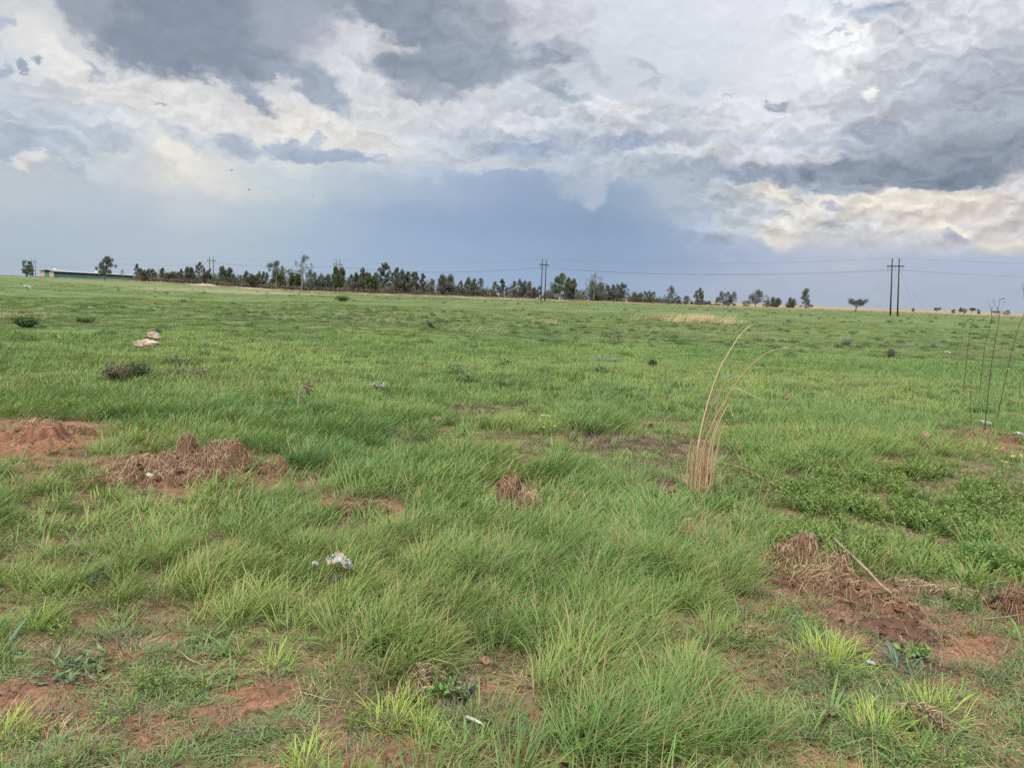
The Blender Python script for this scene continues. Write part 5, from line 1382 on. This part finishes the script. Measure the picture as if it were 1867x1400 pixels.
# tall dead weed stems at the right
M_RED = simple_mat('red_brown_stem', (0.10, 0.045, 0.03), .8, .3, 20)
def weedtop(hd, fine, r):
    e = fine[-1]; b = fine[int(len(fine) * .75)]
    for q in range(4):
        t_ = e + Vector((r.gauss(0, .05), r.gauss(0, .03), r.uniform(.02, .12))); hd.tube([b.lerp(e, r.uniform(.2, .9)), t_], [.0022, .001], 3)
        for s in range(3): hd.leaf(t_, (r.gauss(0, 1), r.gauss(0, 1), 1), (1, 0, 0), .02, .008)
WEED = [([(1755, 722), (1760, 680), (1765, 630), (1769, 600), (1771, 587)], 'shortest straight dark stem, leftmost of the tall dead weeds'),
        ([(1785, 725), (1790, 680), (1796, 630), (1806, 585), (1806, 560)], 'second tall dead weed stem from the left, rising above the skyline'),
        ([(1796, 785), (1800, 735), (1806, 680), (1813, 630), (1821, 580), (1818, 560)], 'third tall dead weed stem, the one with twiggy tips behind the flat skyline tree'),
        ([(1818, 760), (1830, 700), (1840, 650), (1852, 600), (1866, 555), (1860, 525)], 'fourth and thickest dead weed stem bending right to the picture edge'),
        ([(1772, 775), (1770, 740), (1772, 705), (1768, 690)], 'short crooked dead weed stem with a tan leaf, below the tall ones'),
        ([(1822, 680), (1826, 640), (1831, 600)], 'faint thin dead weed stem behind the thick bending one'),
        ([(1858, 730), (1861, 700), (1866, 680)], 'small dead stem with a pale tip at the right picture edge'),
        ([(1793, 790), (1796, 765), (1799, 752)], 'short dark twin stub among the feet of the tall dead weeds')]
for st, lab in WEED:
    stalk_thing('dead_weed_stem', lab, 'dead weed', st[0][0], st[0][1], [st], M_RED, None, weedtop if len(st) > 4 else None, 'tall dead weed stems at the right', rad=.007 if len(st) > 4 else .005)
# crinum lily
M_PETAL = leaf_mat('pink_buds', (0.12, 0.04, 0.05), (0.27, 0.12, 0.13), .15); M_STEMP = simple_mat('pale_lily_stem', (0.28, 0.27, 0.16), .6, .2, 20)
c, k, ang = local(545, 752); lily = thing('lily', 'wild lily with drooping dark pink buds above bluish strap leaves', 'lily', c, ang)
L_ = lambda x, y: Vector(((x - 545) / k, 0, (752 - y) / k))
mb = MB(); mb.tube([L_(545, 752), L_(544, 735), L_(545, 716), L_(547, 706), L_(551, 701)], [.011, .010, .009, .008, .006], 7)
mb.tube([L_(544, 722), L_(550, 712), L_(558, 709)], [.005, .004, .004], 5); mb.tube([L_(544, 721), L_(536, 716), L_(530, 720)], [.005, .004, .004], 5); mb.build('flower_stem', M_STEMP, lily, smooth=True)
for (a, b, y_) in (((551, 701), (571, 705), 0), ((552, 700), (566, 699), .02), ((550, 702), (560, 708), -.02), ((558, 709), (571, 714), 0), ((558, 711), (564, 722), .02), ((531, 719), (522, 731), 0), ((545, 719), (553, 727), -.02), ((541, 719), (539, 716), .02)):
    mb = MB(); p, q = L_(*a), L_(*b); p.y += y_; q.y += y_
    m_ = p.lerp(q, .55) + Vector((0, 0, .012)); mb.tube([p, p.lerp(m_, .5), m_, q.lerp(m_, .3), q], [.004, .007, .014, .009, .002], 7); mb.build('bud', M_PETAL, lily, smooth=True)
b_ = Blades(62).add(30, (.25, .5), (.02, .034), .08, .55, .05, 1.0, 7, out=.6); obj('strap_leaves', b_.mesh('strap_leaves', GM_BLUE), None, lily)
c, k, ang = local(460, 758); o = Blades(63).add(46, (.25, .5), (.010, .018), .28, .5, .15, 1.0, 6, out=.5)
tag(obj('strap_leaved_plant', o.mesh('strap_leaved_plant', GM_BLUE), None, None, c), 'loose clump of wide shiny bluish grass blades left of the lily', 'grass clump')

def blade_thing(name, lab, cat, px, py, mat, seed, n, L, W, rad, lean=.3, wind=.2, droop=.7, out=.5, seg=5, group=None, flat=0):
    c, k, ang = local(px, py); b = Blades(seed).add(n, L, W, rad, lean, wind, droop, seg, out=out, flat=flat)
    o = obj(name, b.mesh(name, mat), None, None, c); return tag(o, lab, cat, group)
LG = 'lime green grass tufts in the foreground'
for j, (px, py, sz, n, lab) in enumerate([
    (1515, 1205, .17, 190, 'widest bright lime grass tuft, just below the dark bare soil patch'),
    (1600, 1335, .11, 110, 'upright lime grass tuft in the lower right beside the golden flattened grass'),
    (1700, 1300, .13, 90, 'loose lime grass tuft right of the upright lime one in the lower right'),
    (725, 1310, .11, 130, 'lime grass tuft near the bottom centre beside the reddish bare soil'),
    (775, 1345, .06, 50, 'small lime sprig below the lime tuft near the bottom centre'),
    (68, 1145, .06, 70, 'small lime grass tuft on the left above the bare soil'),
    (8, 1345, .09, 90, 'lime grass tuft cut by the left picture edge'),
    (1252, 1215, .09, 60, 'slim lime grass tuft growing inside the tall green grass right of centre'),
    (560, 1398, .07, 60, 'lime grass tuft at the bottom edge left of centre'),
    (505, 1215, .06, 50, 'yellowish sprig in the left foreground right of the bare soil')]):
    blade_thing('lime_grass_tuft', lab, 'grass tuft', px, py, GM_LIME, 1500 + j, int(n * 1.5), (.08, .17 + sz * .3), (.003, .0055), sz, .3, .12, .5, .45, 5, LG)
GT = 'darker tussocks standing out in the field'
for j, (px, py, sz, n, L, mat, lab) in enumerate([
    (555, 850, .16, 420, (.2, .42), GM_GREEN, 'dark green upright tussock right of the long straw heap'),
    (470, 855, .14, 260, (.12, .24), GM_GREEN, 'low bushy dark tussock touching the right end of the long straw heap'),
    (1075, 790, .15, 380, (.2, .40), GM_GREEN, 'dark green tussock beside the dark bare patch right of centre'),
    (1530, 845, .2, 420, (.15, .34), GM_GREEN, 'deep green tussock above the leafy carpet'),
    (1800, 1030, .17, 460, (.12, .27), GM_GREEN, 'dense round green tussock on bare soil at the right'),
    (1790, 752, .16, 420, (.1, .26), GM_GREEN, 'rounded dark green tussock among the tall dead weed stems'),
    (495, 608, .22, 260, (.12, .26), GM_GREEN, 'small round green tussock in the far left part of the field'),
    (1330, 692, .16, 120, (.15, .30), GM_GREY, 'dark spiky rosette behind the tall dry grass'),
    (1090, 660, .22, 160, (.15, .30), GM_GREY, 'spiky grey tussock in the middle field, left of a round bush'),
    (1115, 660, .22, 150, (.15, .30), GM_GREY, 'spiky grey tussock in the middle field, right one next to a round bush'),
    (385, 1070, .05, 1, (.1, .2), GM_GREEN, '')]):
    if lab: blade_thing('tussock', lab, 'tussock', px, py, mat, 1600 + j, n, L, (.004, .009) if py > 700 else (.010, .02), sz, .3, .15, .6, .5, 5, GT)
blade_thing('grey_grass', 'pale grey broad bladed grass below the long straw heap', 'grass clump', 490, 965, GM_GREY, 1701, 26, (.18, .36), (.008, .014), .08, .38, .05, .6, .5)
blade_thing('blue_leaved_plant', 'blue green plant with long bent leaves at the left', 'plant', 195, 1050, GM_BLUE, 1702, 22, (.14, .30), (.009, .015), .05, .45, .1, 1.0, .5)
blade_thing('green_sprout', 'broad bladed green sprout on the bare soil in the right foreground', 'plant', 1640, 1215, GM_BLUE, 1703, 30, (.08, .17), (.007, .012), .05, .5, .05, .8, .6)
blade_thing('wide_leaf', 'single wide green leaf poking in from the left edge', 'plant', 10, 1185, GM_BLUE, 1704, 8, (.12, .22), (.014, .022), .03, .9, .35, .8, .7)
# distant dry stands
def stand(px, py, w_m, n, L, lab, seed, W=(.006, .012), wind=.4, dy=.5):
    c, k, ang = local(px, py); b = Blades(seed)
    r = np.random.RandomState(seed)
    for q in range(max(3, int(w_m / .12))):
        x = r.normal(0, w_m / 3.6); y = r.normal(0, dy * .8)
        b.add(max(4, n // max(3, int(w_m / .12))), L, W, .30, .14, wind, .5, 5, out=.15, center=(x, y, 0))
    return tag(obj('dry_grass_stand', b.mesh('dry_grass_stand', GM_STRAW), None, None, c), lab, 'dry grass', 'stands of pale dry grass in the far field')
stand(1275, 590, 4.6, 1200, (.6, 1.25), 'dense stand of tan dry grass in the far field right of centre', 51, (.010, .022), .45, .7)
stand(1335, 590, 2.4, 110, (.4, .8), 'thin trailing stand of dry grass right of the dense tan one', 52, (.01, .02))
stand(868, 608, 1.5, 46, (.5, .95), 'sparse pale dry stalks leaning right in the centre of the far field', 53, (.01, .018), .75)
stand(1000, 590, 2.2, 60, (.3, .7), 'thin dry grass with a reddish foot right of the sparse pale stalks', 54, (.01, .018), .7)
stand(700, 588, 2.4, 40, (.3, .6), 'very faint dry stalks left of the black bird', 55, (.01, .016), .7)
stand(40, 580, 2.6, 220, (.15, .35), 'patch of faded pinkish dry grass above the dark green bush at the left', 56, (.01, .02), .2, .8)

def leafy(name, lab, cat, px, py, w, h, mat, seed, nst=30, leaf=(.05, .02), nl=12, stem=None, group=None, spread=1.0):
    c, k, ang = local(px, py); root = thing(name, lab, cat, c, ang, group); r = random.Random(seed); sm = MB(); lm = MB()
    for i in range(nst):
        a = r.uniform(0, 6.28); q = math.sqrt(r.random()); tip = Vector((w / 2 * q * math.cos(a), w / 2 * q * math.sin(a), h * r.uniform(.6, 1.0) * (1 - .35 * q * q)))
        b = Vector((tip.x * .25, tip.y * .25, 0)); sm.tube([b, b.lerp(tip, .5) + Vector((0, 0, h * .06)), tip], [.005, .0035, .0015], 4, False)
        for j in range(nl):
            u = .2 + .8 * j / (nl - 1); p = b.lerp(tip, u); d = Vector((r.gauss(0, 1), r.gauss(0, 1), r.uniform(-.2, 1.2)))
            lm.leaf(p, d, (r.gauss(0, 1), r.gauss(0, 1), r.gauss(0, .4)), leaf[0] * r.uniform(.6, 1.2), leaf[1] * r.uniform(.7, 1.2), r.random(), r.uniform(-.1, .1))
    sm.build('stem', stem or M_BARK, root); lm.build('foliage', mat, root); return root
ML['silver'] = leaf_mat('silver_leaves', (0.20, 0.24, 0.17), (0.36, 0.39, 0.30), .15); ML['grey'] = leaf_mat('grey_leaves', (0.15, 0.17, 0.13), (0.26, 0.28, 0.23), .15)
ML['speck'] = leaf_mat('speckled_leaves', (0.07, 0.085, 0.04), (0.25, 0.26, 0.13), .2); ML['weed'] = leaf_mat('weed_leaves', (0.10, 0.145, 0.06), (0.19, 0.26, 0.115), .3); ML['fresh'] = leaf_mat('fresh_leaves', (0.065, 0.13, 0.03), (0.14, 0.24, 0.06)); ML['deep'] = leaf_mat('deep_leaves', (0.025, 0.065, 0.018), (0.06, 0.13, 0.035)); ML['yellow'] = leaf_mat('yellow_flowers', (0.50, 0.42, 0.05), (0.70, 0.58, 0.12)); ML['plum'] = leaf_mat('reddish_leaves', (0.07, 0.06, 0.035), (0.16, 0.14, 0.08))
leafy('shrub', 'low dark shrub with brownish twigs on its left side, left field', 'shrub', 218, 697, .60, .36, ML['plum'], 71, 80, (.045, .018), 16)
leafy('shrub', 'fresh green shrub growing against the right side of the brownish one', 'shrub', 252, 695, .42, .36, ML['deep'], 72, 60, (.055, .018), 16)
leafy('shrub', 'rounded dark green bush alone at the far left of the field', 'shrub', 50, 598, .95, .42, ML['deep'], 73, 70, (.10, .035), 12)
leafy('shrub', 'flattened green bush in the far left field right of the rounded one', 'shrub', 155, 590, .8, .26, ML['deep'], 74, 40, (.10, .035), 10)
leafy('silver_plant', 'small silver leaved plant shining white in the middle of the field', 'plant', 695, 712, .36, .16, ML['silver'], 75, 26, (.06, .014), 7)
leafy('grey_shrub', 'pale grey wispy shrub in the right far field', 'shrub', 1541, 632, .62, .50, ML['grey'], 76, 70, (.05, .018), 12)
leafy('grey_shrub', 'dull olive shrub right of the pale grey wispy one', 'shrub', 1624, 652, .45, .36, ML['pale'], 77, 60, (.05, .012), 10)
leafy('shrub', 'round green bush in the middle field right of the grey tussocks', 'shrub', 1189, 670, .26, .24, ML['deep'], 78, 34, (.05, .026), 10)
leafy('shrub', 'small dark bush just behind the rounded boulder', 'shrub', 289, 612, .26, .26, ML['deep'], 79, 22, (.07, .025), 10)
leafy('shrub', 'dark bush in front of the pole pair left of centre', 'shrub', 624, 550, 1.9, .8, ML['deep'], 80, 70, (.2, .08), 10)
leafy('shrub', 'faint grey bush on the far right field below the cone shaped tree', 'shrub', 1440, 588, .9, .4, ML['grey'], 81, 50, (.10, .04), 9)
leafy('shrub', 'tiny pale grey bush right of the faint grey bush in the far field', 'shrub', 1493, 582, .8, .4, ML['grey'], 82, 40, (.10, .04), 9)
leafy('broad_leaved_weed', 'low weed with round green leaves under a tuft at the bottom centre', 'weed', 810, 1272, .16, .08, ML['fresh'], 83, 14, (.03, .018), 6)
leafy('broad_leaved_weed', 'blue green leafy sprig right of the round leaved weed at the bottom centre', 'weed', 848, 1275, .12, .12, ML['weed'], 84, 10, (.028, .013), 8)
leafy('broad_leaved_weed', 'bright round leaved weed right of the widest lime tuft', 'weed', 1665, 1200, .14, .07, ML['fresh'], 85, 12, (.035, .024), 6)
leafy('broad_leaved_weed', 'leafy weed growing out of the front of the long straw heap', 'weed', 432, 850, .10, .14, ML['weed'], 86, 9, (.05, .026), 7)
leafy('broad_leaved_weed', 'pale leafy weed at the right picture edge beside the soil clod', 'weed', 1825, 1105, .2, .10, ML['weed'], 87, 16, (.04, .014), 8)
leafy('rosette_weed', 'flat rosette of long dark leaves on the bare soil at the lower left', 'weed', 150, 1225, .34, .04, ML['weed'], 88, 26, (.06, .018), 6)
leafy('speckled_weed', 'brownish speckled low weed patch right of the dark shrub', 'weed', 345, 688, 1.0, .20, ML['speck'], 89, 130, (.035, .018), 12)
for px, py, w, n, lab in ((392, 640, .3, 12, 'row of small yellow flowers right of the pink rocks'), (102, 628, .25, 9, 'yellow flowers in the left far field before the rocks'), (912, 648, .25, 8, 'yellow flowers in the centre field'),
    (995, 798, .16, 10, 'bright yellow flowers left of the dark bare patch'), (1835, 865, .2, 10, 'pale yellow flower head at the right edge above the leafy carpet'), (1842, 690, .3, 8, 'yellow flowers behind the tall dead weed stems'),
    (1398, 715, .16, 6, 'yellow flowers behind the tall dry grass'), (1657, 752, .2, 6, 'tan flat flower head on a thin stem left of the dead weeds')):
    c, k, ang = local(px, py); root = thing('yellow_flower_plant', lab, 'flowers', c, ang, 'yellow flowers dotted in the field'); r = random.Random(px); s1 = MB(); f1 = MB()
    for q in range(n):
        x = r.gauss(0, w / 2.2); y = r.gauss(0, .1); h = r.uniform(.12, .26); s1.tube([(x * .6, y * .6, 0), (x, y, h)], [.003, .0015], 4)
        for s in range(7): a = r.uniform(0, 6.28); f1.leaf((x, y, h), (math.cos(a), math.sin(a), .35), (-math.sin(a), math.cos(a), 0), .02 if py > 700 else .035, .012 if py > 700 else .022, r.random())
    s1.build('stem', ML['fresh'], root); f1.build('flower', ML['yellow'], root)

# sticks
M_STICK = simple_mat('bleached_stick', (0.25, 0.19, 0.125), .85, .45, 14); M_BONE = simple_mat('white_stick', (0.38, 0.33, 0.25), .7, .2, 30)
def stick(lab, pts, rad, mat, name='stick', lift=.03, fork=None):
    ps = [at(*p) for p in pts]; c = ps[0]; mb = MB()
    q = [p - c + Vector((0, 0, lift + (0 if len(pts[0]) < 3 else 0))) for p in ps]
    mb.tube(q, [rad * (1 - .5 * i / len(q)) for i in range(len(q))], 6)
    if fork: mb.tube([q[fork[0]], q[fork[0]] + Vector(fork[1])], [rad * .5, rad * .15], 5)
    return tag(mb.build(name, mat, None, c, True), lab, 'stick')
stick('long bleached stick slanting down from the straw heap in the right foreground', [(1512, 1003), (1530, 1022), (1552, 1044), (1580, 1072), (1602, 1098), (1622, 1115)], .011, M_STICK, lift=.10, fork=(2, (-.05, .02, .05)))
stick('short white broken stick lying near the bottom centre', [(850, 1316), (865, 1321), (880, 1330)], .008, M_BONE, lift=.02)
stick('thin pale straw lying on the red soil at the lower left', [(72, 1308), (100, 1305), (132, 1302)], .0025, M_STICK, lift=.015)
stick('thin pale straw pointing out of the grass at the right edge', [(1790, 1172), (1825, 1168), (1860, 1162)], .004, M_STICK, lift=.12)
stick('thin twig leaning in the grass left of centre foreground', [(1030, 1318), (1060, 1230), (1110, 1130)], .003, M_RED, lift=.1)
stick('dry bent twig on the ground in the left foreground', [(326, 1205), (345, 1222), (368, 1232), (388, 1230)], .003, M_STICK, lift=.05)
stick('little root standing beside the dead grass at the bottom centre', [(745, 1290), (746, 1255), (750, 1222)], .004, M_STICK, lift=.04)
stick('pale split reed lying in the grass at the right behind the leafy carpet', [(1838, 742), (1855, 746), (1875, 748)], .012, M_STICK, lift=.12)

# ================================================================== litter
def crumple(lab, px, py, sx, sy, hz, seed, cols, lift=.05, name='plastic_bag', cat='litter', tilt=.3):
    c, k, ang = local(px, py); n = 26; vs = []; fs = []; r = np.random.RandomState(seed)
    for j in range(n):
        for i in range(n):
            u = i / (n - 1) * 2 - 1; v = j / (n - 1) * 2 - 1
            w = 1 + .35 * (float(fbm(u * 2 + seed, v * 2, seed, 2)) - .5)
            f_ = float(fbm(u * 2.6 + seed, v * 2.6, seed + 3, 4)); cre = abs(2 * float(fbm(u * 3.3, v * 3.3 + seed, seed + 7, 3)) - 1)
            vs.append((u * sx * w, v * sy * w, hz * (1 - .7 * (u * u + v * v) / 2) + hz * 1.3 * (f_ - .5) + hz * .8 * cre - tilt * u * hz))
    for j in range(n - 1):
        for i in range(n - 1): fs.append((j * n + i, j * n + i + 1, (j + 1) * n + i + 1, (j + 1) * n + i))
    me = bpy.data.meshes.new(name); me.from_pydata(vs, [], fs)
    m, t = new_mat(name + str(seed)); tc_ = t.new('ShaderNodeTexCoord'); n1 = t.noise(tc_.outputs['Object'], 22, 2, .4); n2 = t.noise(t.vm('ADD', tc_.outputs['Object'], (5, 3, 1)), 30, 2, .4)
    col = t.mix(t.mr(n1, .50, .56), cols[0] + (1,), cols[1] + (1,)); col = t.mix(t.mr(n2, .55, .60), col, cols[2] + (1,))
    finish(m, t, col, .35, .5)
    o = obj(name, me, m, None, c + Vector((0, 0, lift))); o.rotation_euler.z = ang
    sm = o.modifiers.new('thickness', 'SOLIDIFY'); sm.thickness = .0012
    return tag(o, lab, cat)
crumple('crumpled white plastic bag with pink and dark green print caught in the grass', 618, 1068, .066, .050, .05, 5, ((.29, .29, .25), (.07, .10, .075), (.36, .24, .17)), .10)
crumple('small torn end of the printed bag showing left of the crumpled one', 575, 1064, .018, .014, .02, 6, ((.3, .32, .28), (.3, .16, .12), (.3, .3, .28)), .10, 'plastic_scrap')
crumple('dark blue plastic scrap under the crumpled white bag', 612, 1078, .026, .018, .025, 7, ((.010, .016, .045), (.012, .016, .03), (.03, .04, .07)), .05, 'plastic_scrap')
crumple('small white and green plastic scrap at the foot of the long straw heap', 280, 882, .05, .03, .03, 8, ((.33, .36, .32), (.15, .26, .18), (.35, .36, .33)), .04, 'plastic_scrap')
crumple('flat white scrap by the feet of the tall dead weed stems', 1796, 776, .07, .04, .03, 9, ((.27, .28, .29), (.2, .21, .23), (.28, .28, .28)), .03, 'plastic_scrap')
crumple('white scraps on the red litter at the right edge', 1858, 798, .06, .04, .03, 10, ((.28, .28, .3), (.2, .18, .2), (.28, .28, .28)), .03, 'plastic_scrap')
crumple('small silvery wrapper beside the widest lime tuft', 1587, 1222, .016, .012, .012, 12, ((.3, .31, .34), (.2, .2, .23), (.35, .35, .37)), .03, 'wrapper')
crumple('tiny light blue scrap far off at the left of the field', 50, 529, .35, .25, .3, 13, ((.24, .33, .36), (.2, .3, .33), (.28, .36, .4)), .15, 'plastic_scrap')
crumple('pale green scrap in the grass of the far right field', 1727, 650, .10, .06, .06, 14, ((.17, .28, .19), (.15, .25, .17), (.2, .3, .24)), .10, 'plastic_scrap')

# ================================================================== birds
M_BLACK = simple_mat('black_feathers', (0.018, 0.018, 0.02), .6, .3, 30, .4)
def skin_body(name, pts, mat, parent, sub=2):
    """pts: list of (co, radius, parent index)"""
    me = bpy.data.meshes.new(name); me.from_pydata([p[0] for p in pts], [(p[2], i) for i, p in enumerate(pts) if i], [])
    o = obj(name, me, mat, parent); m = o.modifiers.new('skin', 'SKIN')
    for i, p in enumerate(pts): me.skin_vertices[0].data[i].radius = (p[1], p[1])
    me.skin_vertices[0].data[0].use_root = True
    s_ = o.modifiers.new('sub', 'SUBSURF'); s_.levels = sub; s_.render_levels = sub; m.use_smooth_shade = True
    return o
c, k, ang = local(784, 600); bird = thing('black_bird', 'black bird standing upright in the far grass, head up to the left', 'bird', c, ang)
skin_body('body', [((0, 0, .17), .055, 0), ((-.05, 0, .23), .062, 0), ((-.085, 0, .29), .036, 1), ((-.10, 0, .345), .030, 2), ((-.125, 0, .365), .026, 3), ((-.18, 0, .355), .007, 4), ((.08, 0, .13), .05, 0), ((.17, 0, .085), .03, 6), ((.25, 0, .05), .014, 7),
    ((-.01, .03, .09), .012, 0), ((-.01, .03, 0), .006, 9), ((-.01, -.03, .09), .012, 0), ((-.01, -.03, 0), .006, 11)], M_BLACK, bird)
mb = MB()
for s in (-1, 1): mb.leaf((-.06, s * .06, .25), (1, 0, -.65), (0, .2 * s, 1), .26, .10); mb.leaf((-.06, s * .066, .25), (1, 0, -.65), (0, -.2 * s, 1), .24, .09)
mb.build('wing', M_BLACK, bird)
for px, py, D, lab in ((422, 311, 45, 'flying bird high at the left, upper one of two near each other'), (453, 346, 50, 'flying bird below and right of the upper left one'), (799, 387, 45, 'flying bird dark against the blue rain cloud'),
                       (571, 359, 80, 'very small flying bird between the left pair and the dark one'), (1829, 545, 45, 'flying bird low over the skyline at the far right'), (1342, 416, 80, 'tiny flying bird before the cream cloud')):
    d = ray(px, py); p = Vector((d[0] * D, d[1] * D, EYE + d[2] * D)); fb = thing('flying_bird', lab, 'bird', p, rnd.uniform(0, 6.28), 'small birds in flight'); fb.scale = (.62, .62, .62)
    skin_body('body', [((0, 0, 0), .035, 0), ((.07, 0, .01), .026, 0), ((.11, 0, .012), .008, 1), ((-.09, 0, 0), .016, 0), ((-.16, 0, 0), .010, 3)], M_BLACK, fb, 1)
    mb = MB()
    for s in (-1, 1): mb.add([(.05, s * .02, .01), (-.04, s * .02, .01), (-.06, s * .16, .07), (-.10, s * .27, .05), (.03, s * .15, .08)], [(0, 1, 2, 4), (4, 2, 3)])
    mb.build('wings', M_BLACK, fb)
